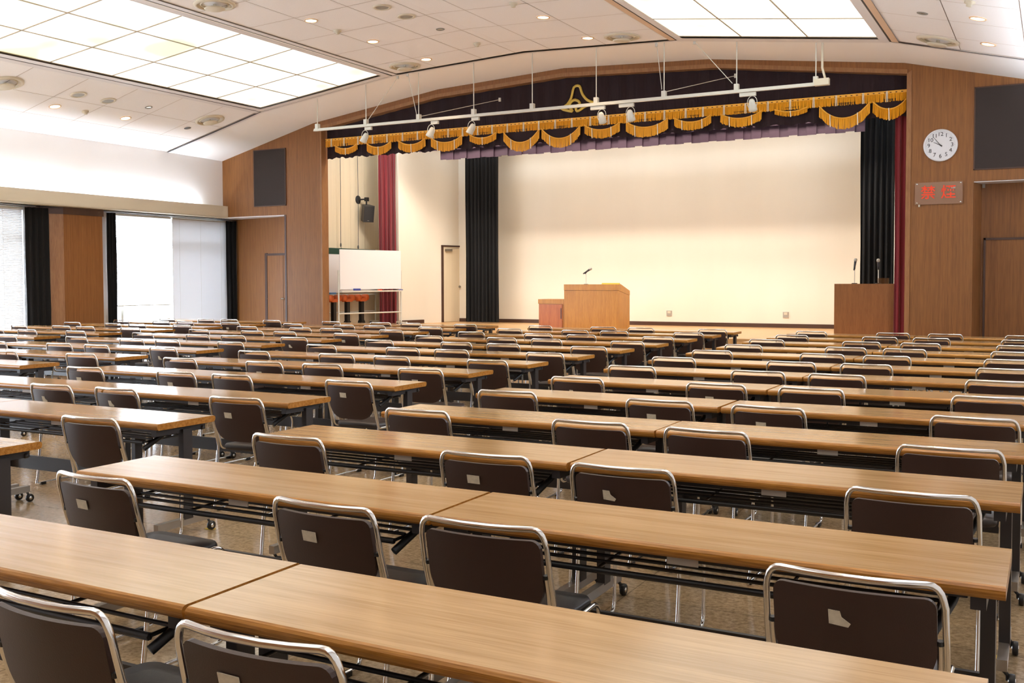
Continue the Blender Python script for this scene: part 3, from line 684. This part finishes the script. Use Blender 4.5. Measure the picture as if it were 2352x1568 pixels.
def hand(name, ang, l, w, z):
    a = R(90-ang); c_, s_ = math.cos(a), math.sin(a)
    P = [(-.03,-w),(-.03,w),(l,w*.45),(l,-w*.45)]
    MB().prism([(x*c_-y*s_, x*s_+y*c_) for x, y in P], z, z+.002, RX).obj(name, M_['ink'], t)
hand('hour_hand', 296.5, .115, .006, .036); hand('minute_hand', 322, .165, .005, .039)
MB().lathe([(0,.045),(.01,.044),(.011,.035)], 14, RX).obj('hub', M_['ink'], t)
# sign
t = thing('no_smoking_sign', 'clear acrylic wall sign with red Japanese characters below the clock', 'sign', (-1.659, YP-.02, 2.712)); t.rotation_euler = (0, 0, 0)
MB().box((-.352,-.006,0),(.352,0,.35)).obj('acrylic_plate', mat('acrylic_plate', (150,118,98), .12), t)
text('禁', .225, M_['redp'], 'character', t, (-.155,-.009,.175), ext=.002, off=.0025); text('煙', .225, M_['redp'], 'character', t, (.145,-.009,.175), ext=.002, off=.0025)
for x in (-.322,.322):
    for z in (.025,.325): MB().lathe([(0,.016),(.012,.014),(.014,.006)], 12, Matrix.Translation((x,0,z))@RX).obj('screw', M_['chrome'], t)
MB().box((.18,-.008,.24),(.245,-.006,.265)).obj('small_sticker', M_['plate'], t)
MB().box((-.30,-.004,-.035),(-.275,.016,.0)).obj('tag', M_['paper'], t)
# ---------------- whiteboards ----------------
def whiteboard(name, p, q, ztop, zbot, label, items, strip=0):
    a = Vector((*p, 0)); c = Vector((*q, 0)); d = c-a; L = d.length; rz = math.atan2(d.y, d.x)
    t = thing(name, label, 'whiteboard', (a.x, a.y, SF), rz); z1 = ztop-SF; z0 = zbot-SF
    b = MB(); b.box((.0,-.008,z0),(L,.012,z1-strip)); b.obj('board_face', M_['wb'], t)
    if strip: MB().box((0,-.01,z1-strip),(L,.014,z1)).obj('green_header', M_['green'], t)
    f = MB()
    for x in (-.02, L+.02): f.tube([(x,.02,.05),(x,.02,z0+.42)], .018, 8)
    f.tube([(-.02,.02,.30),(L+.02,.02,.30)], .016, 8); f.tube([(-.02,.02,z0-.05),(L+.02,.02,z0-.05)], .014, 8); f.obj('stand_frame', M_['wmetal'], t)
    MB().box((0,-.07,z0-.06),(L,.0,z0-.03)).obj('pen_tray', M_['wmetal'], t)
    for x in (-.02, L+.02):
        o = MB().box((x-.02,-.18,.045),(x+.02,.18,.075)).obj('foot', M_['wmetal'], t)
        for y in (-.15,.15): MB().lathe([(0,-.012),(.028,-.012),(.028,.012),(0,.012)], 12, Matrix.Translation((x,y,.028))@Matrix.Rotation(R(90),4,'Y')).obj('caster', M_['black'], o)
    return t, a, d.normalized(), rz, z0
wt = whiteboard('whiteboard', (-13.80,17.80), (-13.36,19.5), 2.21, 1.335, 'white mobile whiteboard on castors at the left of the stage', 1)
wt2 = whiteboard('whiteboard', (-14.40,18.0), (-14.40,19.95), 2.265, 1.25, 'second mobile board with green top band behind the front whiteboard', 1, .14)
def onboard(w, s, off, z, size, mt, name, label, cat):
    t_, a, d, rz, z0 = w; p = a+d*s+Vector((-d.y, d.x, 0))*off
    o = MB().box((-size[0]/2,-size[1]/2,0),(size[0]/2,size[1]/2,size[2])).obj(name, mt, None, (p.x, p.y, SF+z0-.03), rz); tag(o, label, cat)
onboard(wt, .44, -.04, 0, (.17,.05,.045), M_['blue'], 'board_eraser', 'dark blue eraser on the front whiteboard tray', 'eraser')
onboard(wt2, .25, -.045, 0, (.2,.05,.04), M_['lblue'], 'board_eraser', 'light blue eraser on the rear board tray', 'eraser')
for s, mt, l in ((1.10,'redp','red'),(1.56,'black','black'),(1.72,'blue','blue')):
    onboard(wt, s, -.04, 0, (.12,.018,.018), M_[mt], 'marker_pen', l+' marker pen on the front whiteboard tray', 'marker')
# stands with orange rolls
for i, (y, l) in enumerate(((17.93,'leftmost'),(18.42,'middle'),(18.95,'rightmost'))):
    t = thing('roll_stand', '%s black post with orange twin roll top behind the whiteboard' % l, 'stand', (-14.08, y, SF), group='black posts with orange tops')
    MB().box((-.04,-.05,.06),(.04,.05,.56)).obj('post', M_['black'], t)
    MB().prism([(-.11,0),(.11,0),(.05,.12),(-.05,.12)], -.05, .05, Matrix.Rotation(R(90),4,'Z')@Matrix.Rotation(R(90),4,'X')).obj('base', M_['black'], t)
    MB().box((-.06,-.12,.55),(.06,.12,.62)).obj('bar', M_['orange'], t)
    for s in (-.14,.14): MB().lathe([(0,-.07),(.07,-.07),(.075,0),(.07,.07),(0,.07)], 18, Matrix.Translation((0,s,.64))@Matrix.Rotation(R(90),4,'Y')).obj('roll', M_['orange'], t)
# wall speaker
t = thing('wall_speaker', 'black loudspeaker on a bracket on the cream wing wall', 'speaker', (-14.6, 19.55, 3.44))
MB().lathe([(0,0),(.10,0),(.10,.012),(.04,.025),(0,.03)], 22, Matrix.Rotation(R(90),4,'Y')).obj('wall_plate', M_['black'], t)
b = MB(); b.tube([(0,0,0),(.2,.05,.01)], .018, 8); b.box((.17,.02,-.04),(.25,.10,.05)); b.tube([(.21,.05,0),(.21,.05,-.14)], .02, 8); b.obj('bracket_arm', M_['black'], t)
Ms = Matrix.Translation((.22,.06,-.32))@Matrix.Rotation(R(58),4,'Z')@Matrix.Rotation(R(12),4,'X')
b = MB(); b.prism([(-.13,-.12),(.13,-.12),(.09,.13),(-.09,.13)], -.2, .19, Ms); b.obj('cabinet', mat('speaker_case', (62,60,58), .5), t)
b = MB(); b.box((-.118,-.128,-.17),(.118,-.121,.17), Ms); b.obj('speaker_grille', mat('speaker_mesh', (50,48,47), .7), t)
MB().box((-.03,-.131,-.165),(.01,-.128,-.155), Ms).obj('badge', M_['plate'], t)
for y, z, l in ((18.75,2.37,'left'),(19.41,2.34,'right')):
    b = MB(); b.tube([(0,0,0),(.005,.005,1.3),(0,0,2.4)], .006, 6); b.lathe([(0,-.09),(.015,-.08),(.018,-.04),(.01,0),(0,.01)], 8); b.tube([(0,0,-.09),(.012,.0,-.12),(0,0,-.15)], .006, 5)
    tag(b.obj('hanging_cord', M_['slot'], None, (-14.5, y, z+.02)), '%s of two thin dark cords hanging on the wing wall' % l, 'cord')
# ---------------- lecterns ----------------
t = thing('lectern', 'light wooden speaker lectern with sloping top, centre of stage', 'lectern', (-8.35, 19.0, SF))
w = .605; h = .935
def side_poly(b, x0, x1, P): b.prism(P, x0, x1, Matrix(((0,0,1,0),(1,0,0,0),(0,1,0,0),(0,0,0,1))))
b = MB(); side_poly(b, -w+.003, w-.003, [(.004,.0),(.62,.0),(.62,.70),(.004,.81)]); b.obj('body', M_['lectern'], t)
b = MB(); side_poly(b, -w, w, [(0,.815),(.625,.705),(.625,.80),(.14,.935),(0,.935)]); b.obj('top', M_['lectern'], t)
t = thing('side_cabinet', 'low wooden cabinet with brown door attached left of the lectern', 'cabinet', (-9.27, 19.05, SF))
MB().box((-.29,.0,0),(.29,.5,.53)).obj('body', M_['lectern'], t); MB().box((-.30,-.015,.53),(.30,.52,.625)).obj('top', M_['lectern'], t)
o = MB().box((-.28,-.014,.02),(.26,0,.52)).obj('door', M_['lectern_door'], t); MB().box((.225,-.02,.22),(.24,-.012,.44)).obj('handle', M_['slot'], o)
def mic(x, y, z, h, lean, label, mt='steel', fwd=1):
    t = thing('microphone', label, 'microphone', (x, y, z))
    MB().tube([(0,0,0),(0,0,h)], .008, 8).obj('stand', M_['wmetal'], t)
    MB().lathe([(0,0),(.05,0),(.045,.012),(0,.014)], 18).obj('stand_base', M_['black'], t)
    d = Vector(lean).normalized(); p = Vector((0,0,h+.02)); q = p.copy()
    MB().tube([p-d*.03-Vector((0,0,.02)), p+d*.02], .016, 8).obj('clip', M_['black'], t)
    ax = d.to_track_quat('Z','Y').to_matrix().to_4x4(); Mm = Matrix.Translation(p-d*.07)@ax
    MB().lathe([(0,0),(.013,0),(.015,.05),(.021,.15),(.021,.155),(0,.156)], 14, Mm).obj('body', M_['slot'], t)
    MB().lathe([(.02,.155),(.027,.165),(.028,.185),(.022,.205),(0,.213)], 14, Mm).obj('grille_ball', M_['plate'], t)
    return t
mic(-8.50, 19.1, SF+.93, .24, (.8,.25,.55), 'slanted microphone on the middle lectern')
t = thing('name_plate', 'low yellow plate lying on the middle lectern top', 'plate', (-7.95, 19.1, SF+.935))
MB().box((-.19,-.02,0),(.19,.02,.028)).obj('plate_body', M_['gold2'], t); MB().box((-.2,-.03,0),(.2,.03,.006)).obj('plate_foot', M_['gold2'], t)
t = thing('announcer_podium', 'dark wooden podium with chamfered corner at the right of stage', 'podium', (-2.86, 18.0, SF))
b = MB(); side_poly(b, -.44, .44, [(.02,.0),(.62,.0),(.62,.72),(.30,.935),(.02,.945)]); b.obj('body', M_['lectern_dark'], t)
b = MB(); side_poly(b, -.49, -.44, [(0,0),(.62,0),(.62,.80),(.30,.945),(0,.945)]); b.obj('side_panel', M_['lectern_dark'], t)
b = MB(); side_poly(b, .44, .49, [(.0,0),(.66,0),(.66,.76),(.32,.945),(0,.945)]); b.obj('side_panel', M_['lectern_dark'], t)
b = MB(); b.box((-.44,0,0),(.44,.02,.945)); b.obj('front_panel', M_['lectern_dark'], t)
mic(-3.06, 18.25, SF+.945, .28, (.12,.05,1), 'left microphone on the right hand podium')
mic(-2.67, 18.25, SF+.945, .27, (.01,-.25,1), 'right microphone on the right hand podium')
t = thing('acrylic_box', 'small clear acrylic box on the right hand podium', 'box', (-2.585, 18.22, SF+.94))
b = MB()
for a, c in (((-.09,-.06,0),(.09,-.056,.1)), ((-.09,.056,0),(.09,.06,.1)), ((-.09,-.06,0),(-.086,.06,.1)), ((.086,-.06,0),(.09,.06,.1))): b.box(a, c)
b.obj('walls', M_['acryl'], t)
for x, y, l in ((-.193,4.455,'right aisle edge under the second table row'),(-4.543,4.56,'beside the castor of the table left of the aisle')):
    tag(MB().prism([(-.03,-.02),(.025,-.025),(.03,.015),(-.02,.02)], .0, .002).obj('floor_tape', M_['yellow'], None, (x, y, .001)), 'yellow tape scrap on the floor, '+l, 'tape')
# ---------------- table ----------------
def make_table():
    t = thing('folding_table', 'x', 'table')
    b = MB(); D = .2275; hw = .9; top = .70; th = .038
    prof = [(-D+.014,top),(-D+.006,top-.003),(-D+.001,top-.010),(-D,top-.018),(-D+.003,top-.029),(-D+.012,top-th)]
    P = prof+[(-y, z) for y, z in prof[::-1]]; n_ = len(P); e = .004
    X = [-hw+.002, hw-.002]
    vs = [(X[0], y, z) for y, z in P]+[(X[1], y, z) for y, z in P]
    for i in range(n_):
        j = (i+1) % n_; b.mi = 0 if i == n_-1 else 1
        b.add([vs[i], vs[j], vs[n_+j], vs[n_+i]], [(0,1,2,3)], i not in (n_-1, 5))
    b.mi = 1
    b.add(vs[:n_], [tuple(range(n_))[::-1]]); b.add(vs[n_:], [tuple(range(n_))])
    b.obj('tabletop', [M_['table_top'], M_['table_edge']], t)
    b = MB()
    for y in (-.13,.13): b.box((-.80,y-.012,.635),(.80,y+.012,.665))
    for x in (-.83,.83): b.box((x-.02,-.19,.62),(x+.02,.19,.665)); b.lathe([(0,-.012),(.014,-.01),(.014,.01),(0,.012)], 8, Matrix.Translation((x*1.02,.17,.63))@Matrix.Rotation(R(90),4,'X'))
    b.obj('under_frame', M_['frame'], t)
    b = MB()
    for i in range(5): b.tube([(-.72,-.17+i*.07,.585-(.01 if i == 0 else 0)),(.72,-.17+i*.07,.585-(.01 if i == 0 else 0))], .0065 if i else .011, 6)
    for x in (-.72,-.3,.3,.72): b.tube([(x,-.17,.578),(x,.11,.582),(x,.125,.64)], .006, 6)
    b.obj('shelf_rack', M_['black'], t)
    MB().box((-.05,-D+.03,.635),(.05,-D+.034,.662)).obj('number_plate', M_['plate'], t)
    MB().box((-.83,.055,.27),(.83,.072,.36)).obj('stretcher', M_['frame'], t)
    MB().tube([(.77,-.02,.64),(.755,-.07,.60),(.715,-.165,.535)], .015, 10).obj('fold_lever', M_['black'], t)
    for s in (-1, 1):
        l = MB().box((s*.845-.02,.0,.10),(s*.845+.02,.07,.64)).obj('leg', M_['frame'], t)
        b = MB(); b.box((s*.845-.018,-.20,.065),(s*.845+.018,.215,.108)); b.obj('foot', M_['foot'], l)
        for y in (-.185,.20):
            x = s*.845+.034
            b = MB(); b.lathe([(0,-.011),(.026,-.011),(.028,-.006),(.028,.006),(.026,.011),(0,.011)], 16, Matrix.Translation((x,y,.028))@Matrix.Rotation(R(90),4,'Y'))
            b.mi = 1; b.lathe([(0,-.014),(.012,-.013),(.012,.013),(0,.014)], 12, Matrix.Translation((x,y,.028))@Matrix.Rotation(R(90),4,'Y'))
            b.mi = 0; b.tube([(x-.03,y,.068),(x-.015,y,.05),(x-.014,y,.03)], .008, 6)
            b.obj('caster', [M_['black'], M_['chrome']], l)
    return t
TAB = make_table()
# ---------------- chair ----------------
def sidey(z): return -.004+(.757-z)*.21 if z > .45 else .06
def bow(u): return -.032*(1-u*u)
def make_chair():
    t = thing('stacking_chair', 'x', 'chair')
    # back panel
    b = MB(); nu, nv = 14, 20; F = []; Bk = []
    for vi in range(nv+1):
        v = vi/nv; v = .5-.5*math.cos(PI*v); z = .722-.252*v
        # half width with rounded corners top (small) and bottom (large)
        dt = (.722-z); hb = (z-.470)
        w = .219
        if dt < .03: w -= .03*(1-math.sqrt(max(0, 1-((.03-dt)/.03)**2)))
        if hb < .11: w -= .13*(1-math.sqrt(max(0, 1-((.11-hb)/.11)**2)))
        for ui in range(nu+1):
            u = ui/nu*2-1; x = u*w
            zz = z-(.012*(1-(x/.208)**2) if False else 0)
            y = sidey(z)+bow(x/.235)*(1-.35*v)
            F.append((x, y+.018, zz)); Bk.append((x, y, zz))
    n_ = nu+1; fs = [(r_*n_+i, r_*n_+i+1, (r_+1)*n_+i+1, (r_+1)*n_+i) for r_ in range(nv) for i in range(nu)]
    b.add(F, [f[::-1] for f in fs], True); b.add(Bk, fs, True)
    # rim
    loop = [i for i in range(n_)]+[r_*n_+nu for r_ in range(1, nv+1)]+[nv*n_+i for i in range(nu-1, -1, -1)]+[r_*n_ for r_ in range(nv-1, 0, -1)]
    L2 = len(loop); vs = [F[i] for i in loop]+[Bk[i] for i in loop]
    b.add(vs, [(i, (i+1) % L2, L2+(i+1) % L2, L2+i) for i in range(L2)], False)
    back = b.obj('backrest', M_['vinyl'], t)
    # seat
    b = MB(); P = []; hw = .212; y0, y1 = .085, .475; r_ = .05
    for cx, cy, a0 in ((hw-r_,y1-r_,0),(-hw+r_,y1-r_,90),(-hw+r_,y0+r_,180),(hw-r_,y0+r_,270)):
        for j in range(5): a = R(a0+j*22.5); P.append((cx+r_*math.cos(a), cy+r_*math.sin(a)))
    k_ = len(P); cx, cy = 0, (y0+y1)/2
    def ring(s, z): return [(cx+(x-cx)*s, cy+(y-cy)*s, z-(.012 if y > .42 else 0)*s) for x, y in P]
    rings = [ring(.97,.402), ring(1,.412), ring(1,.428), ring(.97,.438), ring(.6,.442)]
    vs = [v for g_ in rings for v in g_]+[(cx, cy, .442)]
    fs = [tuple(range(k_))[::-1]]+[(a*k_+i, a*k_+(i+1) % k_, (a+1)*k_+(i+1) % k_, (a+1)*k_+i) for a in range(4) for i in range(k_)]+[(4*k_+i, 4*k_+(i+1) % k_, 5*k_) for i in range(k_)]
    b.add(vs, fs, True); b.obj('seat', M_['vinyl2'], t)
    # hoop
    r0 = .0098
    def arc(c, a, b_, k=4): 
        out = []
        for i in range(1, k): s = i/k; out.append(tuple((1-s)**2*a[d]+2*s*(1-s)*c[d]+s*s*b_[d] for d in range(3)))
        return out
    L_ = [(-.232,.03,.014),(-.238,.045,.06),(-.240,.075,.30),(-.241,.085,.42),(-.242,.062,.52),(-.242,.036,.60),(-.240,.012,.70)]
    cL = (-.234,0,.758); e1 = (-.195,-.004,.757)
    topm = [(-.12,-.020,.757),(-.05,-.028,.757),(.05,-.028,.757),(.12,-.020,.757)]
    H = L_+arc(cL, L_[-1], e1, 5)+[e1]+topm+[(.195,-.004,.757)]+arc((.234,0,.758), (.195,-.004,.757), (.238,.012,.70), 5)+[(-x, y, z) for x, y, z in L_[::-1]]
    MB().tube(H, r0, 8).obj('back_frame', M_['chrome'], t)
    for s in (-1, 1):
        A_ = (s*.226,.036,.605); pts = [A_, (s*.226,.062,.52), (s*.226,.088,.45)]
        q0 = (s*.226,.13,.405); q1 = (s*.226,.42,.408)
        pts += arc((s*.226,.095,.405), pts[-1], q0, 4)+[q0, (s*.226,.3,.404), q1]
        q2 = (s*.224,.485,.34); pts += arc((s*.226,.475,.408), q1, q2, 5)+[q2]
        q3 = (s*.226,.47,.06); q4 = (s*.228,.42,.014); pts += [q3]+arc((s*.226,.468,.016), q3, q4, 4)+[q4, (s*.228,.03,.014)]
        l = MB().tube(pts, r0*.92, 8).obj('leg', M_['chrome'], t)
        MB().tube([(s*.226,.034,.60),(s*.226,.033,.612)], .0105, 8).obj('end_plug', M_['black'], l)
        for y in (.08,.38): MB().box((s*.228-.014,y-.02,0),(s*.228+.014,y+.02,.02)).obj('glide', M_['black'], l)
    for ch in t.children: 
        ch.data.transform(Matrix.Diagonal((.915,1,1.008,1)))
        for c2 in ch.children: c2.data.transform(Matrix.Diagonal((.915,1,1.008,1)))
    return t, back
CHR, BACK = make_chair()
def sticker(kind):
    P = [(-.031,-.018),(.029,-.019),(.03,.018),(-.031,.019)] if kind == 1 else [(-.026,-.02),(.022,-.024),(.028,-.014),(.006,.002),(.002,.018),(-.027,.019)]
    z0 = .655; x0 = -.045; vs = []
    for x, z in P: X, Z = x0+x, z0+z; vs.append((X, sidey(Z)+bow(X/.235)*(1-.35*(.727-Z)/.255)-.004, Z))
    me = bpy.data.meshes.new('paper_label'); b = MB(); k_ = len(vs)
    b.add(vs+[(x, y+.003, z) for x, y, z in vs], [tuple(range(k_)), tuple(range(k_, 2*k_))[::-1]]+[(i, (i+1) % k_, k_+(i+1) % k_, k_+i) for i in range(k_)])
    return b
STM = {}
for k_ in (1, 2):
    o = sticker(k_).obj('paper_label', M_['paper'], None); STM[k_] = o.data; bpy.data.objects.remove(o)
BL = {'R':'rightmost block','M':'centre right block','L':'centre left block','LL':'leftmost block'}
def rown(k):
    i = 12-k
    return 'front row at stage' if i == 0 else '%s row from stage' % ordn(i)
XO = {'R':[-.012,-.012,0,0,.015,.03,.045,.06,.075,.09,.10,.13,.15],'M':[-.07,-.07,-.005,-.01,.02,-.02,0,.04,.06,.08,.09,.09,.10],'L':[0]*13,'LL':[0]*13}
PAIR = {'R':(-3.7,-1.9),'M':(-8.1,-6.3),'L':(-12.5,-10.7),'LL':(-16.9,-15.1)}
YR = {'R':[1.82,2.95,4.08,5.18,6.32,7.47,8.61,9.73,10.88,11.97,13.11,14.25,15.40],
      'M':[1.82,2.96,4.12,5.25,6.44,7.62,8.72,9.80,10.93,12.10,13.26,14.42,15.50],
      'L':[None]*3+[5.3,6.44,7.58,8.74,9.86,11.06,12.21,13.33,14.50,15.64],
      'LL':[None]*6+[8.75,9.86,11.02,12.14,13.27,14.42,15.60]}
first = True
for c in ('R','M','L','LL'):
    for k_ in range(13):
        y = YR[c][k_]
        if y is None or (c == 'M' and k_ == 0): continue
        for j, x in enumerate(PAIR[c]):
            lab = 'wood topped folding table, %s half of the %s, %s' % (('left','right')[j], BL[c], rown(k_))
            P_ = (XO[c][k_]+x+.9+random.uniform(-.006,.006)+(.006 if j else -.006), y+.2275+random.uniform(-.008,.008), 0); rz = R(random.uniform(-.3,.3))
            if first: q = TAB; q.location = P_; q.rotation_euler = (0,0,rz); q['label'] = lab; first = False
            else: q = dup(TAB, P_, rz, lab)
            q['group'] = 'rows of wood topped folding tables'
CH="R,0,1,-2.1,1.558 R,0,2,-1.489,1.601 R,1,0,-3.268,2.655 R,1,1,-2.172,2.679 R,1,2,-1.56,2.69 R,1,3,-0.445,2.647 R,2,0,-3.269,3.777 R,2,1,-2.165,3.773 R,2,2,-1.526,3.76 R,2,3,-0.438,3.779 R,3,0,-3.262,4.899 R,3,1,-2.169,4.906 R,3,2,-1.531,4.891 R,3,3,-0.403,4.86 R,4,0,-3.27,6.013 R,4,1,-2.171,5.98 R,4,2,-1.488,5.961 R,4,3,-0.377,5.981 R,5,0,-3.247,7.107 R,5,1,-2.149,7.111 R,5,2,-1.477,7.108 R,5,3,-0.36,7.089 R,6,0,-3.255,8.272 R,6,1,-2.145,8.264 R,6,2,-1.512,8.231 R,6,3,-0.36,8.228 R,7,0,-3.257,9.383 R,7,1,-2.121,9.341 R,7,2,-1.467,9.359 R,7,3,-0.36,9.372 R,8,0,-3.21,10.482 R,8,1,-2.069,10.486 R,8,2,-1.447,10.471 R,8,3,-0.36,10.468 R,9,0,-3.172,11.572 R,9,1,-2.035,11.604 R,9,2,-1.422,11.599 R,9,3,-0.36,11.592 R,10,0,-3.188,12.717 R,10,1,-2.052,12.739 R,10,2,-1.386,12.728 R,10,3,-0.36,12.723 R,11,0,-3.14,13.888 R,11,1,-2.008,13.893 R,11,2,-1.385,13.912 R,11,3,-0.36,13.893 R,12,0,-3.116,15.009 R,12,1,-1.998,15.029 R,12,2,-1.32,15.024 R,12,3,-0.36,15.006 M,2,0,-6.45,3.72 M,2,3,-4.698,3.803 M,3,1,-6.459,4.906 M,3,2,-5.815,4.937 M,3,3,-4.653,4.891 M,4,0,-7.504,6.043 M,4,1,-6.434,6.074 M,4,2,-5.829,6.085 M,4,3,-4.671,6.097 M,5,0,-7.555,7.188 M,5,1,-6.489,7.202 M,5,2,-5.823,7.221 M,5,3,-4.758,7.209 M,6,0,-7.594,8.274 M,6,1,-6.507,8.304 M,6,2,-5.806,8.282 M,6,3,-4.713,8.286 M,7,0,-7.612,9.432 M,7,1,-6.448,9.418 M,7,2,-5.795,9.401 M,7,3,-4.661,9.405 M,8,0,-7.565,10.526 M,8,1,-6.431,10.546 M,8,2,-5.77,10.533 M,8,3,-4.648,10.497 M,9,0,-7.537,11.646 M,9,1,-6.409,11.662 M,9,2,-5.744,11.64 M,9,3,-4.622,11.611 M,10,0,-7.534,12.785 M,10,1,-6.433,12.777 M,10,2,-5.754,12.749 M,10,3,-4.634,12.731 M,11,0,-7.508,13.921 M,11,1,-6.378,13.902 M,11,2,-5.744,13.91 M,11,3,-4.6,13.898 M,12,0,-7.525,15.029 M,12,1,-6.395,15.032 M,12,2,-5.747,15.021 M,12,3,-4.587,15.005 L,5,2,-10.07,7.075 L,5,3,-8.935,7.159 L,6,0,-11.85,8.219 L,6,1,-10.699,8.262 L,6,2,-10.047,8.27 L,6,3,-8.948,8.271 L,7,0,-11.79,9.381 L,7,1,-10.705,9.366 L,7,2,-10.092,9.403 L,7,3,-9.001,9.398 L,8,0,-11.78,10.515 L,8,1,-10.683,10.511 L,8,2,-10.024,10.523 L,8,3,-8.959,10.538 L,9,0,-11.77,11.614 L,9,1,-10.709,11.644 L,9,2,-10.08,11.657 L,9,3,-8.954,11.661 L,10,0,-11.833,12.752 L,10,1,-10.717,12.764 L,10,2,-10.112,12.794 L,10,3,-8.959,12.787 L,11,0,-11.831,13.903 L,11,1,-10.716,13.905 L,11,2,-10.059,13.883 L,11,3,-8.964,13.902 L,12,0,-11.854,15.004 L,12,1,-10.745,15.014 L,12,2,-10.085,15.01 L,12,3,-8.96,15.006 LL,7,3,-13.183,9.311 LL,8,1,-15.05,10.437 LL,8,2,-14.3,10.471 LL,8,3,-13.205,10.498 LL,9,0,-15.993,11.555 LL,9,1,-14.955,11.606 LL,9,2,-14.341,11.593 LL,9,3,-13.293,11.616 LL,10,0,-16.099,12.731 LL,10,1,-14.988,12.709 LL,10,2,-14.383,12.72 LL,10,3,-13.298,12.734 LL,11,0,-16.125,13.874 LL,11,1,-15.015,13.857 LL,11,2,-14.409,13.876 LL,11,3,-13.251,13.855 LL,12,0,-16.058,14.984 LL,12,1,-14.967,14.968 LL,12,2,-14.371,14.995 LL,12,3,-13.281,14.996"
ST="L,5,2,1 L,6,1,1 L,6,3,2 L,7,2,1 L,8,3,2 L,9,3,1 L,11,1,1 L,11,3,1 LL,11,3,1 M,3,1,2 M,3,2,2 M,3,3,1 M,4,0,1 M,4,1,1 M,4,3,1 M,5,0,2 M,5,1,1 M,5,3,1 M,7,0,1 M,7,2,2 M,8,1,1 M,8,2,1 M,11,2,1 M,11,3,1 R,0,2,1 R,1,0,1 R,1,1,1 R,1,3,2 R,2,1,1 R,2,2,2 R,4,1,1 R,4,2,1 R,5,0,2 R,5,1,1 R,6,2,1 R,6,3,1 R,7,1,1"
ST = {tuple(s.split(',')[:3]): int(s.split(',')[3]) for s in ST.split()}
SEAT = ['left end seat','left middle seat','right middle seat','right end seat']
first = True
for s in CH.split():
    c, k_, j, x, y = s.split(','); kk = ST.get((c, k_, j), 0); k_ = int(k_); j = int(j)
    rr = random.Random(k_*31+j*7+len(c)); rz = R(rr.uniform(-2.5, 2.5)); loc_ = (float(x), float(y)+.012, 0)
    lab = 'brown chrome chair%s, %s, %s, %s' % ({0:'',1:' with paper label',2:' with torn label'}[kk], SEAT[j], BL[c], rown(k_))
    if first: q = CHR; q.location = loc_; q.rotation_euler = (0,0,rz); q['label'] = lab; first = False
    else: q = dup(CHR, loc_, rz, lab, skip=('paper_label',))
    q['group'] = 'brown chrome framed chairs'
    if kk:
        bk_ = [ch for ch in q.children if ch.name.startswith('backrest')][0]
        o = bpy.data.objects.new('paper_label', STM[kk]); COL.objects.link(o); o.parent = bk_; o.location = (rr.uniform(-.01,.02), -.0, rr.uniform(-.008,.006)); o['label'] = 'white paper sticker'
